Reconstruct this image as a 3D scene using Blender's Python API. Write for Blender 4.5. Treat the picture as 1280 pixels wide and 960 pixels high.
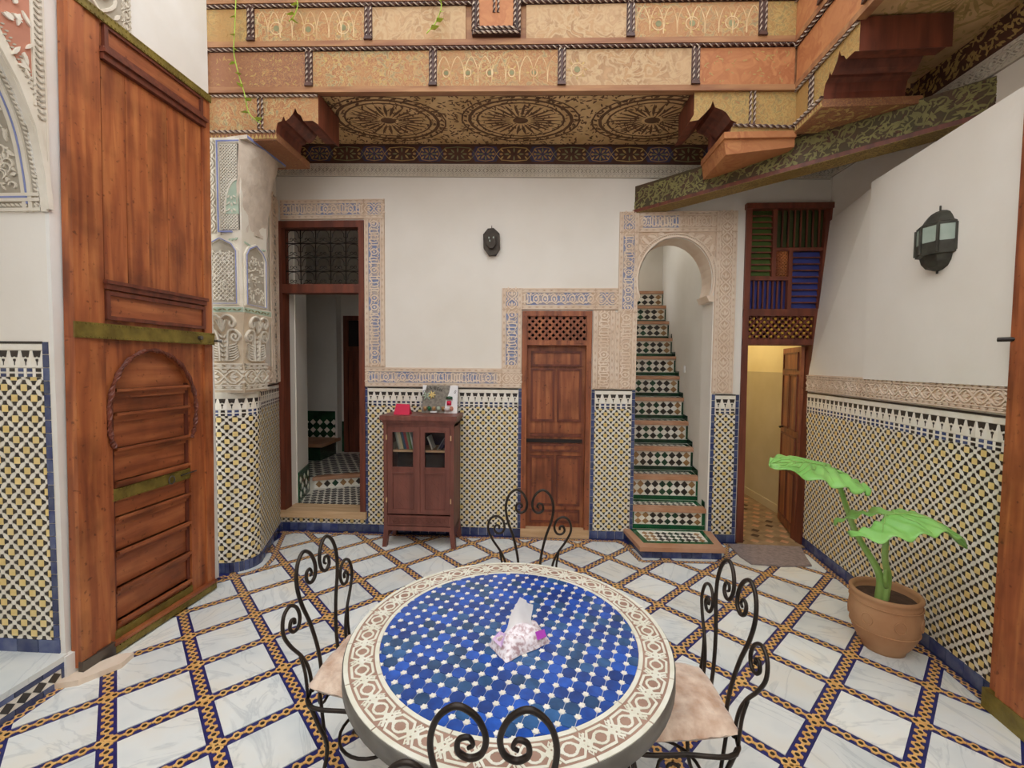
import bpy, math, random
from mathutils import Vector, Matrix
random.seed(11)
for o in list(bpy.data.objects): bpy.data.objects.remove(o)
scene = bpy.context.scene
C = scene.collection
V = Vector
PI = math.pi
R = math.radians

# ------------------------------------------------------------------ camera, sky, exposure
CAM_H = 1.7
cam_d = bpy.data.cameras.new('camera'); cam = bpy.data.objects.new('camera', cam_d); C.objects.link(cam)
cam_d.sensor_width = 36.0; cam_d.lens = 36.0 * 550 / 1280; cam_d.clip_start = 0.02
RC = Matrix.Rotation(R(3.1), 3, 'Z') @ Matrix.Rotation(PI / 2 - R(2.6), 3, 'X') @ Matrix.Rotation(R(0.5), 3, 'Z')
cam.matrix_world = Matrix.Translation((0, 0, CAM_H)) @ RC.to_4x4()
scene.camera = cam
w = bpy.data.worlds.new('sky'); scene.world = w; w.use_nodes = True
bg = w.node_tree.nodes['Background']
bg.inputs[0].default_value = (0.945, 0.975, 1.0, 1); bg.inputs[1].default_value = 1.65
vs = scene.view_settings
vs.view_transform = 'Standard'; vs.look = 'None'; vs.gamma = 1.0; vs.use_curve_mapping = False
vs.exposure = 0.76

# ------------------------------------------------------------------ materials
def srgb(h):
    h = h.lstrip('#'); c = [int(h[i:i + 2], 16) / 255 for i in (0, 2, 4)]
    return tuple(x / 12.92 if x <= .04045 else ((x + .055) / 1.055) ** 2.4 for x in c) + (1,)
def nodes(name):
    m = bpy.data.materials.new(name); m.use_nodes = True
    nt = m.node_tree; return m, nt, nt.nodes['Principled BSDF']
def ND(nt, t, **kw):
    n = nt.nodes.new(t)
    for k, v in kw.items(): setattr(n, k, v)
    return n
def mat(name, col, rough=.6, col2=None, scale=6., stretch=(1, 1, 1), detail=4., bump=0., bscale=None, metal=0., rnd=0., sheen=0., spec=.5, contrast=(.35, .65), emit=None):
    """plain procedural surface: two tones mixed by noise, optional per object tone, fine bump"""
    m, nt, b = nodes(name); L = nt.links.new
    c1 = srgb(col); c2 = srgb(col2) if col2 else tuple(x * .82 for x in c1[:3]) + (1,)
    tc = ND(nt, 'ShaderNodeTexCoord'); mp = ND(nt, 'ShaderNodeMapping'); mp.inputs['Scale'].default_value = stretch
    L(tc.outputs['Object'], mp.inputs[0])
    nz = ND(nt, 'ShaderNodeTexNoise'); nz.inputs['Scale'].default_value = scale; nz.inputs['Detail'].default_value = detail
    L(mp.outputs[0], nz.inputs['Vector'])
    rp = ND(nt, 'ShaderNodeValToRGB'); rp.color_ramp.elements[0].position = contrast[0]; rp.color_ramp.elements[1].position = contrast[1]
    rp.color_ramp.elements[0].color = c2; rp.color_ramp.elements[1].color = c1
    L(nz.outputs['Fac'], rp.inputs[0])
    out = rp.outputs[0]
    if rnd:
        oi = ND(nt, 'ShaderNodeObjectInfo'); hs = ND(nt, 'ShaderNodeHueSaturation')
        mr = ND(nt, 'ShaderNodeMapRange'); mr.inputs['To Min'].default_value = 1 - rnd; mr.inputs['To Max'].default_value = 1 + rnd
        L(oi.outputs['Random'], mr.inputs[0]); L(mr.outputs[0], hs.inputs['Value']); L(out, hs.inputs['Color']); out = hs.outputs[0]
        va = ND(nt, 'ShaderNodeVectorMath'); va.operation = 'ADD'
        cb = ND(nt, 'ShaderNodeCombineXYZ'); ml = ND(nt, 'ShaderNodeMath', operation='MULTIPLY'); ml.inputs[1].default_value = 37.
        L(oi.outputs['Random'], ml.inputs[0]); L(ml.outputs[0], cb.inputs[0]); L(ml.outputs[0], cb.inputs[2])
        L(mp.outputs[0], va.inputs[0]); L(cb.outputs[0], va.inputs[1]); L(va.outputs[0], nz.inputs['Vector'])
    L(out, b.inputs['Base Color'])
    b.inputs['Roughness'].default_value = rough; b.inputs['Metallic'].default_value = metal
    b.inputs['Specular IOR Level'].default_value = spec
    if sheen: b.inputs['Sheen Weight'].default_value = sheen
    if bump:
        n2 = ND(nt, 'ShaderNodeTexNoise'); n2.inputs['Scale'].default_value = bscale or scale * 4; n2.inputs['Detail'].default_value = 5
        L(mp.outputs[0], n2.inputs['Vector'])
        bp = ND(nt, 'ShaderNodeBump'); bp.inputs['Strength'].default_value = bump; bp.inputs['Distance'].default_value = .01
        L(n2.outputs['Fac'], bp.inputs['Height']); L(bp.outputs[0], b.inputs['Normal'])
    if emit:
        b.inputs['Emission Color'].default_value = srgb(emit[0]); b.inputs['Emission Strength'].default_value = emit[1]
    return m
def paint_mat(name, cols, scale=26., rough=.65, warp=.6, bscale=60, dirt=None):
    """old painted wood: several faded pigments in small scrolling patches"""
    m, nt, b = nodes(name); L = nt.links.new
    tc = ND(nt, 'ShaderNodeTexCoord')
    n1 = ND(nt, 'ShaderNodeTexNoise'); n1.inputs['Scale'].default_value = scale; n1.inputs['Detail'].default_value = 3; n1.inputs['Distortion'].default_value = warp * 3
    L(tc.outputs['Object'], n1.inputs['Vector'])
    r = ND(nt, 'ShaderNodeValToRGB'); cr = r.color_ramp
    n = len(cols)
    cr.elements[0].position = .3; cr.elements[0].color = srgb(cols[0]); cr.elements[1].position = .7; cr.elements[1].color = srgb(cols[-1])
    for i in range(1, n - 1):
        e = cr.elements.new(.3 + .4 * i / (n - 1)); e.color = srgb(cols[i])
    L(n1.outputs['Fac'], r.inputs[0])
    n2 = ND(nt, 'ShaderNodeTexNoise'); n2.inputs['Scale'].default_value = 2.6; n2.inputs['Detail'].default_value = 6
    L(tc.outputs['Object'], n2.inputs['Vector'])
    r2 = ND(nt, 'ShaderNodeValToRGB'); r2.color_ramp.elements[0].position = .42; r2.color_ramp.elements[1].position = .62
    r2.color_ramp.elements[0].color = (0, 0, 0, 1); r2.color_ramp.elements[1].color = (1, 1, 1, 1)
    L(n2.outputs['Fac'], r2.inputs[0])
    mx = ND(nt, 'ShaderNodeMix', data_type='RGBA'); mx.inputs[7].default_value = srgb(dirt or cols[0])
    mm = ND(nt, 'ShaderNodeMath', operation='MULTIPLY'); mm.inputs[1].default_value = .75
    L(r2.outputs[0], mm.inputs[0]); L(mm.outputs[0], mx.inputs[0]); L(r.outputs[0], mx.inputs[6])
    L(mx.outputs[2], b.inputs['Base Color']); b.inputs['Roughness'].default_value = rough
    bp = ND(nt, 'ShaderNodeBump'); bp.inputs['Strength'].default_value = .25; bp.inputs['Distance'].default_value = .004
    n3 = ND(nt, 'ShaderNodeTexNoise'); n3.inputs['Scale'].default_value = bscale; L(tc.outputs['Object'], n3.inputs['Vector'])
    L(n3.outputs['Fac'], bp.inputs['Height']); L(bp.outputs[0], b.inputs['Normal'])
    return m
def wood_mat(name, light, mid, dark, axis='z', rough=.48, scale=1.):
    m, nt, b = nodes(name); L = nt.links.new
    tc = ND(nt, 'ShaderNodeTexCoord'); oi = ND(nt, 'ShaderNodeObjectInfo')
    ml = ND(nt, 'ShaderNodeMath', operation='MULTIPLY'); ml.inputs[1].default_value = 23.; L(oi.outputs['Random'], ml.inputs[0])
    va = ND(nt, 'ShaderNodeVectorMath', operation='ADD'); L(tc.outputs['Object'], va.inputs[0]); L(ml.outputs[0], va.inputs[1])
    mp = ND(nt, 'ShaderNodeMapping'); mp.inputs['Scale'].default_value = (9 * scale, 9 * scale, .7 * scale) if axis == 'z' else (3 * scale, .8 * scale, 9 * scale)
    L(va.outputs[0], mp.inputs[0])
    n1 = ND(nt, 'ShaderNodeTexNoise'); n1.inputs['Scale'].default_value = 2.4; n1.inputs['Detail'].default_value = 8; n1.inputs['Distortion'].default_value = .5; L(mp.outputs[0], n1.inputs['Vector'])
    r = ND(nt, 'ShaderNodeValToRGB'); e = r.color_ramp.elements; e[0].position = .3; e[0].color = srgb(dark); e[1].position = .72; e[1].color = srgb(light); q = e.new(.5); q.color = srgb(mid)
    L(n1.outputs['Fac'], r.inputs[0])
    n2 = ND(nt, 'ShaderNodeTexNoise'); n2.inputs['Scale'].default_value = 3.2; n2.inputs['Detail'].default_value = 5; L(va.outputs[0], n2.inputs['Vector'])
    r2 = ND(nt, 'ShaderNodeValToRGB'); e = r2.color_ramp.elements; e[0].position = .33; e[0].color = (.42, .38, .36, 1); e[1].position = .55; e[1].color = (1, 1, 1, 1); L(n2.outputs['Fac'], r2.inputs[0])
    n3 = ND(nt, 'ShaderNodeTexNoise'); n3.inputs['Scale'].default_value = 34; n3.inputs['Detail'].default_value = 3; L(tc.outputs['Object'], n3.inputs['Vector'])
    r3 = ND(nt, 'ShaderNodeValToRGB'); e = r3.color_ramp.elements; e[0].position = .27; e[0].color = (.35, .3, .28, 1); e[1].position = .36; e[1].color = (1, 1, 1, 1); L(n3.outputs['Fac'], r3.inputs[0])
    mx = ND(nt, 'ShaderNodeMix', data_type='RGBA', blend_type='MULTIPLY'); mx.inputs[0].default_value = .75; L(r.outputs[0], mx.inputs[6]); L(r2.outputs[0], mx.inputs[7])
    my = ND(nt, 'ShaderNodeMix', data_type='RGBA', blend_type='MULTIPLY'); my.inputs[0].default_value = .8; L(mx.outputs[2], my.inputs[6]); L(r3.outputs[0], my.inputs[7])
    L(my.outputs[2], b.inputs['Base Color']); b.inputs['Roughness'].default_value = rough
    bp = ND(nt, 'ShaderNodeBump'); bp.inputs['Strength'].default_value = .2; bp.inputs['Distance'].default_value = .004; L(n1.outputs['Fac'], bp.inputs['Height']); L(bp.outputs[0], b.inputs['Normal'])
    return m
def marble_mat():
    m, nt, b = nodes('white_marble'); L = nt.links.new
    tc = ND(nt, 'ShaderNodeTexCoord'); oi = ND(nt, 'ShaderNodeObjectInfo')
    ml = ND(nt, 'ShaderNodeMath', operation='MULTIPLY'); ml.inputs[1].default_value = 53.; L(oi.outputs['Random'], ml.inputs[0])
    cb = ND(nt, 'ShaderNodeCombineXYZ'); L(ml.outputs[0], cb.inputs[2]); L(ml.outputs[0], cb.inputs[0])
    vr = ND(nt, 'ShaderNodeVectorRotate', rotation_type='Z_AXIS'); L(tc.outputs['Object'], vr.inputs['Vector']); L(ml.outputs[0], vr.inputs['Angle'])
    va = ND(nt, 'ShaderNodeVectorMath', operation='ADD'); L(vr.outputs[0], va.inputs[0]); L(cb.outputs[0], va.inputs[1])
    mp = ND(nt, 'ShaderNodeMapping'); mp.inputs['Scale'].default_value = (1, 3.2, 1); L(va.outputs[0], mp.inputs[0])
    n1 = ND(nt, 'ShaderNodeTexNoise'); n1.inputs['Scale'].default_value = 2.3; n1.inputs['Detail'].default_value = 7; n1.inputs['Distortion'].default_value = 1.1
    L(mp.outputs[0], n1.inputs['Vector'])
    sb = ND(nt, 'ShaderNodeMath', operation='SUBTRACT'); sb.inputs[1].default_value = .5; L(n1.outputs['Fac'], sb.inputs[0])
    ab = ND(nt, 'ShaderNodeMath', operation='ABSOLUTE'); L(sb.outputs[0], ab.inputs[0])
    r1 = ND(nt, 'ShaderNodeValToRGB'); e = r1.color_ramp.elements; e[0].position = 0; e[0].color = srgb('#b9bfc3'); e[1].position = .03; e[1].color = srgb('#f6f7f5')
    L(ab.outputs[0], r1.inputs[0])
    n2 = ND(nt, 'ShaderNodeTexNoise'); n2.inputs['Scale'].default_value = 3.; n2.inputs['Detail'].default_value = 3; L(va.outputs[0], n2.inputs['Vector'])
    r2 = ND(nt, 'ShaderNodeValToRGB'); e = r2.color_ramp.elements; e[0].position = .3; e[0].color = srgb('#e3e9ea'); e[1].position = .72; e[1].color = srgb('#f7f1e4')
    e2 = r2.color_ramp.elements.new(.5); e2.color = srgb('#f4f6f3')
    L(n2.outputs['Fac'], r2.inputs[0])
    mx = ND(nt, 'ShaderNodeMix', data_type='RGBA', blend_type='MULTIPLY'); mx.inputs[0].default_value = .38
    L(r2.outputs[0], mx.inputs[6]); L(r1.outputs[0], mx.inputs[7])
    mr = ND(nt, 'ShaderNodeMapRange'); mr.inputs['To Min'].default_value = .86; mr.inputs['To Max'].default_value = 1.04; L(oi.outputs['Random'], mr.inputs[0])
    hs = ND(nt, 'ShaderNodeHueSaturation'); L(mr.outputs[0], hs.inputs['Value']); L(mx.outputs[2], hs.inputs['Color'])
    L(hs.outputs[0], b.inputs['Base Color']); b.inputs['Roughness'].default_value = .32
    return m
M = {}
M['marble'] = marble_mat()
M['white'] = mat('white_plaster', '#efe9df', .85, '#e8e1d5', 1.5, bump=.08, bscale=30)
M['rough_white'] = mat('worn_white_plaster', '#f1eee8', .9, '#e9e4db', 3, bump=.3, bscale=14)
M['stucco'] = mat('carved_stucco', '#efddc9', .9, '#e5ceb6', 5, bump=.1, bscale=60)
M['stucco_bg'] = mat('stucco_shade_dirt_ground', '#ddc4ab', .95, '#d0b398', 9)  # darker than the carving: recess shade and dirt put into the colour
M['stucco_w'] = mat('pale_carved_stucco', '#e9e1d2', .9, '#dcd2c0', 5, bump=.1, bscale=60)
M['cap_bg'] = mat('capital_shade_ground', '#d9c8b0', .9, '#cbb79c', 7)  # darkened so the shading between leaves and carving sits in the colour
M['broken'] = mat('broken_plaster', '#d6c6b4', .95, '#bfae9c', 9, bump=.8, bscale=26)
M['stucco_wbg'] = mat('pale_stucco_shade_ground', '#b9b0a0', .95, '#a89d8b', 9)  # grey under pale carving: its shadowed recesses put into the colour
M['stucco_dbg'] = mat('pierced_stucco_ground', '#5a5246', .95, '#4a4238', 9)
M['blue_bg'] = mat('blue_inked_stucco', '#8993b4', .95, '#c4b2a6', 7, contrast=(.38, .55))
M['lilac'] = mat('lilac_line', '#8f97c8', .9)
M['green_st'] = mat('green_tinted_stucco', '#b9c9b4', .9)
M['red_st'] = mat('red_tinted_stucco', '#c98970', .9)
M['terra_step'] = mat('terracotta_nosing', '#c69a7c', .6, '#b5825f', 5, bump=.1)
M['grout'] = mat('zellige_grout', '#e3dccb', .9)
M['zwhite'] = mat('zellige_cream', '#f8f3e8', .32, '#efe7d6', 14, rnd=.06)
M['zyellow'] = mat('zellige_yellow', '#f4dc9c', .3, '#ecce82', 17, rnd=.1)
M['zblack'] = mat('zellige_black', '#2c251f', .3, '#3a322a', 17, rnd=.2)
M['zblue'] = mat('zellige_blue', '#323c6c', .25, '#59627f', 9, rnd=.35)
M['zgreen'] = mat('zellige_green', '#23693f', .22, '#1d4a30', 9, rnd=.25)
M['zdgreen'] = mat('zellige_dark_green', '#2c5136', .25, '#1f3526', 9, rnd=.25)
M['zbrown'] = mat('zellige_brown', '#b08a5c', .3, '#9a7246', 9, rnd=.2)
M['navy'] = mat('navy_mosaic', '#2b2f74', .3, '#22265c', 20)
M['amber'] = mat('amber_mosaic', '#efc079', .35, '#e0a860', 30, rnd=.1)
M['wood'] = wood_mat('red_cedar', '#c67c46', '#ab5f34', '#8a4626')
M['wood_h'] = wood_mat('red_cedar_crosswise', '#bd7445', '#a25a34', '#834426', 'y')
M['wood_d'] = mat('dark_walnut', '#7b3f2b', .5, '#5b2c1e', 4, stretch=(5, 5, .6), detail=6, bump=.1, bscale=22)
M['wood_c'] = wood_mat('central_door_cedar', '#b57044', '#975534', '#783e26', 'z', .45)
M['cabwood'] = mat('cabinet_mahogany', '#804c40', .42, '#6a3c32', 4, stretch=(5, 5, .6), detail=6, bump=.08, bscale=22)
M['cabinside'] = mat('cabinet_inside', '#4a3029', .7, '#3a241f')
M['palewood'] = mat('pale_shelf_wood', '#d7b48b', .6, '#c39d73', 5, stretch=(.6, 5, 5))
M['brass'] = mat('aged_brass', '#8b7a36', .5, '#6f5e27', 14, metal=.35, bump=.3, bscale=40)
M['iron'] = mat('black_iron', '#2b2521', .38, '#3b322b', 20, metal=.6)
M['ropew'] = mat('dark_rope_moulding', '#5a3a30', .45, '#452a22', 12)
M['ropel'] = mat('worn_lit_rope_moulding', '#c9b7a4', .5, '#a48f7c', 14)  # pale strand: lit rope edges and worn paint put into one colour
M['ledge'] = mat('balcony_ledge_wood', '#ad7d52', .6, '#8a583a', 4, stretch=(.6, 4, 5), detail=6)
M['panel_a'] = paint_mat('painted_panel_ochre', ['#a8764a', '#bd915c', '#99603e', '#c2a26c', '#8c8562', '#a8714a'], 17, dirt='#ad7c4e')
M['panel_b'] = paint_mat('painted_panel_worn', ['#bd9468', '#ad855a', '#c2a47c', '#9c754f', '#b38a60'], 9, dirt='#c09d74')
M['panel_c'] = paint_mat('painted_panel_dark', ['#8a5a3e', '#a9744a', '#7d5242', '#b5854f', '#8a6a54'], 34, dirt='#93603f')
M['panel_o'] = paint_mat('painted_panel_orange', ['#b47446', '#c28452', '#a8653c', '#b97c4c'], 6, dirt='#b47548')
M['panel_y'] = paint_mat('painted_panel_gold', ['#b18a50', '#a27e48', '#be9b5c', '#928252', '#aa7848'], 22, dirt='#ab8049')
M['pale_paint'] = mat('faded_pale_paint', '#d9bd90', .7, '#b98f60', 14)
M['soffit'] = mat('painted_soffit', '#dcb986', .75, '#c6a06c', 6)
M['soffit_d'] = mat('soffit_dark_paint', '#6e4c30', .8, '#5a3c26', 12)
M['frieze_r'] = mat('frieze_maroon', '#5d3a2b', .7, '#4a2e24', 10)
M['frieze_b'] = mat('frieze_indigo', '#4a4564', .7, '#3a3650', 10)
M['frieze_y'] = mat('frieze_ochre', '#c5a566', .7, '#a88a52', 12)
M['frieze_g'] = mat('frieze_green', '#8b8860', .7, '#7a7650', 12)
M['beam_bg'] = mat('beam_dark_ground', '#4c4428', .7, '#5a4230', 8)
M['beam_v'] = mat('beam_vine_paint', '#8d8650', .7, '#7a7244', 14)
M['beam_u'] = paint_mat('beam_underside', ['#8a7038', '#a58a4a', '#5f4a28', '#9a7a3e'], 40, dirt='#7f6432')
M['tblue'] = mat('table_cobalt', '#1f51ab', .14, '#184190', 25, rnd=.4, spec=.6)
M['tteal'] = mat('table_teal', '#2c5a8e', .14, '#224a76', 25, rnd=.35, spec=.6)
M['twhite'] = mat('table_white', '#f0ece2', .2, '#e2dccd', 25, rnd=.05)
M['tgrout'] = mat('table_grout', '#c3cad2', .7)
M['tbrown'] = mat('table_brown_ground', '#a88775', .6, '#977664', 12)
M['tcream'] = mat('table_cream', '#e8e6d8', .3, '#dcd9c6', 18)
M['tedge'] = mat('table_edge_metal', '#77736c', .45, '#66625b', 12, metal=.3)
M['plush'] = mat('beige_plush', '#efd6bf', .8, '#c49c80', 16, detail=8, bump=.7, bscale=38, sheen=.6)
M['pot'] = mat('terracotta_pot', '#c4976f', .8, '#b3835c', 5, bump=.2, bscale=18)
M['soil'] = mat('soil', '#5b4334', .95, '#47342a', 20, bump=.6, bscale=60)
M['leaf'] = mat('green_leaf', '#97d070', .4, '#80bd5c', 5)
M['stem'] = mat('green_stem', '#a3c873', .45, '#86b257', 6)
M['vine'] = mat('vine_green', '#b4cf4a', .5, '#9cb93c', 9)
M['rug'] = mat('grey_lilac_mat', '#a4938f', .98, '#8f7f7c', 40, bump=.8, bscale=160)
M['paper'] = mat('white_tissue', '#f4f2f0', .8, '#e8e6e6', 8, bump=.1)
M['pack'] = mat('tissue_wrapper', '#f0e8ec', .3, '#b8989c', 85, contrast=(.36, .56))
M['magenta'] = mat('magenta_print', '#c651c9', .35, '#b23fb6', 30)
M['lilac_p'] = mat('lilac_print', '#c9a0d6', .35, '#e6cfe6', 30)
M['lamp_metal'] = mat('patinated_lamp_metal', '#4b4a40', .55, '#39362e', 18, metal=.4, bump=.3, bscale=50)
M['lamp_glass'] = mat('frosted_lamp_glass', '#a9b5a8', .35, '#98a698', 12)
M['lamp_dark'] = mat('dark_lamp_metal', '#4a4036', .6, '#3b322a', 16, metal=.3)
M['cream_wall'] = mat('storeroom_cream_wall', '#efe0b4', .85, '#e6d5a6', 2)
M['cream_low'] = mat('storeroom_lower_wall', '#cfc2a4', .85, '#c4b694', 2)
M['store_floor'] = mat('storeroom_tiles', '#a08768', .6, '#7d6448', 9)
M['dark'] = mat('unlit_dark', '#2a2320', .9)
M['red'] = mat('crimson_card', '#d81247', .5, '#c40e3e', 5)
M['plaque'] = mat('plaque_ceramic', '#8f877a', .5, '#6f675c', 40)
M['shut_g'] = mat('green_shutter', '#52692d', .6, '#40521f', 6)
M['shut_b'] = mat('blue_shutter', '#3d4690', .6, '#343b78', 6)
M['shut_dg'] = mat('dark_green_shutter', '#46532c', .6, '#3a4524', 6)
M['gold'] = mat('gilt_stud', '#cfa63c', .45, '#b88e2c', 20)
M['steel'] = mat('steel_ring', '#6d6862', .35, metal=.8)
def glass_mat(name):
    m, nt, b = nodes(name)
    nt.nodes.remove(b); out = nt.nodes['Material Output']
    t = ND(nt, 'ShaderNodeBsdfTransparent'); g = ND(nt, 'ShaderNodeBsdfGlossy'); g.inputs['Roughness'].default_value = .05
    mx = ND(nt, 'ShaderNodeMixShader'); fr = ND(nt, 'ShaderNodeFresnel'); fr.inputs[0].default_value = 1.45
    nt.links.new(fr.outputs[0], mx.inputs[0]); nt.links.new(t.outputs[0], mx.inputs[1]); nt.links.new(g.outputs[0], mx.inputs[2]); nt.links.new(mx.outputs[0], out.inputs[0])
    return m
M['glass'] = glass_mat('cabinet_glass')

# ------------------------------------------------------------------ geometry helpers
def FR(o, u, v, n):
    o, u, v, n = V(o), V(u).normalized(), V(v).normalized(), V(n).normalized()
    return lambda a, b, c=0.: o + u * a + v * b + n * c
XA, YA, ZA = V((1, 0, 0)), V((0, 1, 0)), V((0, 0, 1))
WORLD = FR((0, 0, 0), XA, YA, ZA)
def cr(pts, n=6, closed=False):
    """smooth curve through points"""
    P = [V(p) for p in pts]; out = []; N = len(P)
    for i in range(N if closed else N - 1):
        p0 = P[(i - 1) % N] if closed or i > 0 else P[0] * 2 - P[1]
        p1 = P[i]; p2 = P[(i + 1) % N]
        p3 = P[(i + 2) % N] if closed or i + 2 < N else P[-1] * 2 - P[-2]
        for k in range(n):
            t = k / n
            out.append(.5 * ((2 * p1) + (p2 - p0) * t + (2 * p0 - 5 * p1 + 4 * p2 - p3) * t * t + (3 * p1 - p0 - 3 * p2 + p3) * t ** 3))
    if not closed: out.append(P[-1].copy())
    return out
JIT = [0.]
def jit():
    JIT[0] = (JIT[0] + .6180339) % 1.; return JIT[0] * .00028
class MB:
    def __init__(s): s.v = []; s.f = []; s.m = []
    def add(s, vs, fs, m=0):
        k = len(s.v); s.v += [tuple(p) for p in vs]
        for f in fs: s.f.append([i + k for i in f]); s.m.append(m)
        return s
    def slab(s, fr, poly, c0, c1, m=0, back=False, ms=None):
        n = len(poly); c1 = c1 + jit()
        vs = [fr(a, b, c1) for a, b in poly] + [fr(a, b, c0) for a, b in poly]
        k = len(s.v); s.v += [tuple(p) for p in vs]
        s.f.append([k + i for i in range(n)]); s.m.append(m)
        for i in range(n):
            j = (i + 1) % n; s.f.append([k + i, k + n + i, k + n + j, k + j]); s.m.append(m if ms is None else ms)
        if back: s.f.append([k + n + i for i in reversed(range(n))]); s.m.append(m)
        return s
    def rect(s, fr, a0, b0, a1, b1, c0, c1, m=0, back=False):
        return s.slab(fr, [(a0, b0), (a1, b0), (a1, b1), (a0, b1)], c0, c1, m, back)
    def box(s, lo, hi, m=0):
        return s.rect(WORLD, lo[0], lo[1], hi[0], hi[1], lo[2], hi[2], m, True)
    def ribbon(s, fr, pts, wd, c0, c1, m=0, closed=False):
        n = len(pts); Lp = []; Rp = []; c1 = c1 + jit()
        for i in range(n):
            a = pts[(i - 1) % n] if closed or i > 0 else pts[i]; b = pts[(i + 1) % n] if closed or i < n - 1 else pts[i]
            dx, dy = b[0] - a[0], b[1] - a[1]; l = math.hypot(dx, dy) or 1; nx, ny = -dy / l * wd / 2, dx / l * wd / 2
            Lp.append((pts[i][0] + nx, pts[i][1] + ny)); Rp.append((pts[i][0] - nx, pts[i][1] - ny))
        k = len(s.v)
        for i in range(n):
            s.v += [tuple(fr(*Lp[i], c1)), tuple(fr(*Rp[i], c1)), tuple(fr(*Lp[i], c0)), tuple(fr(*Rp[i], c0))]
        for i in range(n if closed else n - 1):
            p, q = k + 4 * i, k + 4 * ((i + 1) % n)
            s.f += [[p, p + 1, q + 1, q], [p, q, q + 2, p + 2], [p + 1, p + 3, q + 3, q + 1]]; s.m += [m] * 3
        return s
    def tube(s, pts, r, n=8, m=0, closed=False, cap=True, rot=None, prof=None):
        P = [V(p) for p in pts]; N = len(P)
        if not hasattr(r, '__len__'): r = [r] * N
        t0 = (P[1] - P[0]).normalized(); up = ZA if abs(t0.z) < .9 else XA
        nrm = (up - t0 * up.dot(t0)).normalized(); k = len(s.v)
        for i in range(N):
            a = P[(i - 1) % N] if closed or i > 0 else P[i]; b = P[(i + 1) % N] if closed or i < N - 1 else P[i]
            t = (b - a).normalized(); nrm = (nrm - t * nrm.dot(t)); nrm = nrm.normalized() if nrm.length > 1e-9 else t.orthogonal().normalized()
            bn = t.cross(nrm)
            for j in range(n):
                ang = 2 * PI * j / n + (rot[i] if rot else 0); rr = r[i] * (prof[j] if prof else 1)
                s.v.append(tuple(P[i] + nrm * math.cos(ang) * rr + bn * math.sin(ang) * rr))
        for i in range(N if closed else N - 1):
            for j in range(n):
                p = k + i * n; q = k + ((i + 1) % N) * n; s.f.append([p + j, p + (j + 1) % n, q + (j + 1) % n, q + j]); s.m.append(m if not hasattr(m, '__len__') else m[j % len(m)])
        if cap and not closed:
            mm = m if not hasattr(m, '__len__') else m[0]
            s.f += [[k + j for j in reversed(range(n))], [k + (N - 1) * n + j for j in range(n)]]; s.m += [mm, mm]
        return s
    def lathe(s, prof, ctr, n=24, m=0, a0=0., a1=2 * PI, sx=1., sy=1.):
        k = len(s.v); c = V(ctr); full = abs(a1 - a0 - 2 * PI) < 1e-6; K = n if full else n + 1
        for r_, z in prof:
            for j in range(K):
                a = a0 + (a1 - a0) * j / n; s.v.append((c.x + r_ * math.cos(a) * sx, c.y + r_ * math.sin(a) * sy, c.z + z))
        for i in range(len(prof) - 1):
            for j in range(n):
                p = k + i * K; s.f.append([p + j, p + (j + 1) % K, p + K + (j + 1) % K, p + K + j]); s.m.append(m)
        return s
    def rope(s, p0, p1, r=.008, pitch=.035, m=(0, 0, 0, 1)):
        p0, p1 = V(p0), V(p1); L = (p1 - p0).length; n = max(2, int(L / pitch * 5))
        pts = [p0.lerp(p1, i / n) for i in range(n + 1)]
        rot = [2 * PI * .5 * (L * i / n) / pitch for i in range(n + 1)]
        return s.tube(pts, r, 8, m, rot=rot, prof=[1.25, .95, .72, .95, 1.25, .95, .72, .95])
    def build(s, name, mats, parent=None, smooth=False, label=None, cat=None, group=None, kind=None, origin=None):
        me = bpy.data.meshes.new(name)
        org = V(parent['_o']) if parent else V((0, 0, 0))
        off = V(origin) if origin is not None else org
        me.from_pydata([(x - off.x, y - off.y, z - off.z) for x, y, z in s.v], [], s.f)
        for mm in (mats if isinstance(mats, (list, tuple)) else [mats]): me.materials.append(M[mm] if isinstance(mm, str) else mm)
        me.polygons.foreach_set('material_index', s.m)
        if smooth: me.polygons.foreach_set('use_smooth', [True] * len(s.f))
        me.update()
        o = bpy.data.objects.new(name, me); C.objects.link(o)
        if origin is not None: o.location = V(origin) - org
        if parent: o.parent = parent
        o['_o'] = tuple(off)
        tag(o, label, cat, group, kind); return o
def tag(o, label=None, cat=None, group=None, kind=None):
    for k, v in (('label', label), ('category', cat), ('group', group), ('kind', kind)):
        if v: o[k] = v
    return o
def thing(name, label, cat, loc=(0, 0, 0), group=None, kind=None):
    o = bpy.data.objects.new(name, None); C.objects.link(o); o.location = loc; o.empty_display_size = .1; o['_o'] = tuple(loc)
    return tag(o, label, cat, group, kind)
def children(o): return [c for c in C.objects if c.parent == o]
def copy_tree(o, parent=None):
    c = o.copy(); C.objects.link(c); c.parent = parent
    for ch in children(o): copy_tree(ch, c)
    return c
def clip(poly, planes):
    """keep where nx*x+ny*y<=d"""
    for nx, ny, d in planes:
        out = []
        for i in range(len(poly)):
            p, q = poly[i - 1], poly[i]; dp, dq = nx * p[0] + ny * p[1] - d, nx * q[0] + ny * q[1] - d
            if (dp <= 0) != (dq <= 0):
                t = dp / (dp - dq); out.append((p[0] + (q[0] - p[0]) * t, p[1] + (q[1] - p[1]) * t))
            if dq <= 0: out.append(q)
        poly = out
        if len(poly) < 3: return []
    return poly
def area(p): return abs(sum(p[i - 1][0] * p[i][1] - p[i][0] * p[i - 1][1] for i in range(len(p)))) / 2
def rectp(a0, b0, a1, b1): return [(-1, 0, -a0), (1, 0, a1), (0, -1, -b0), (0, 1, b1)]
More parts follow.
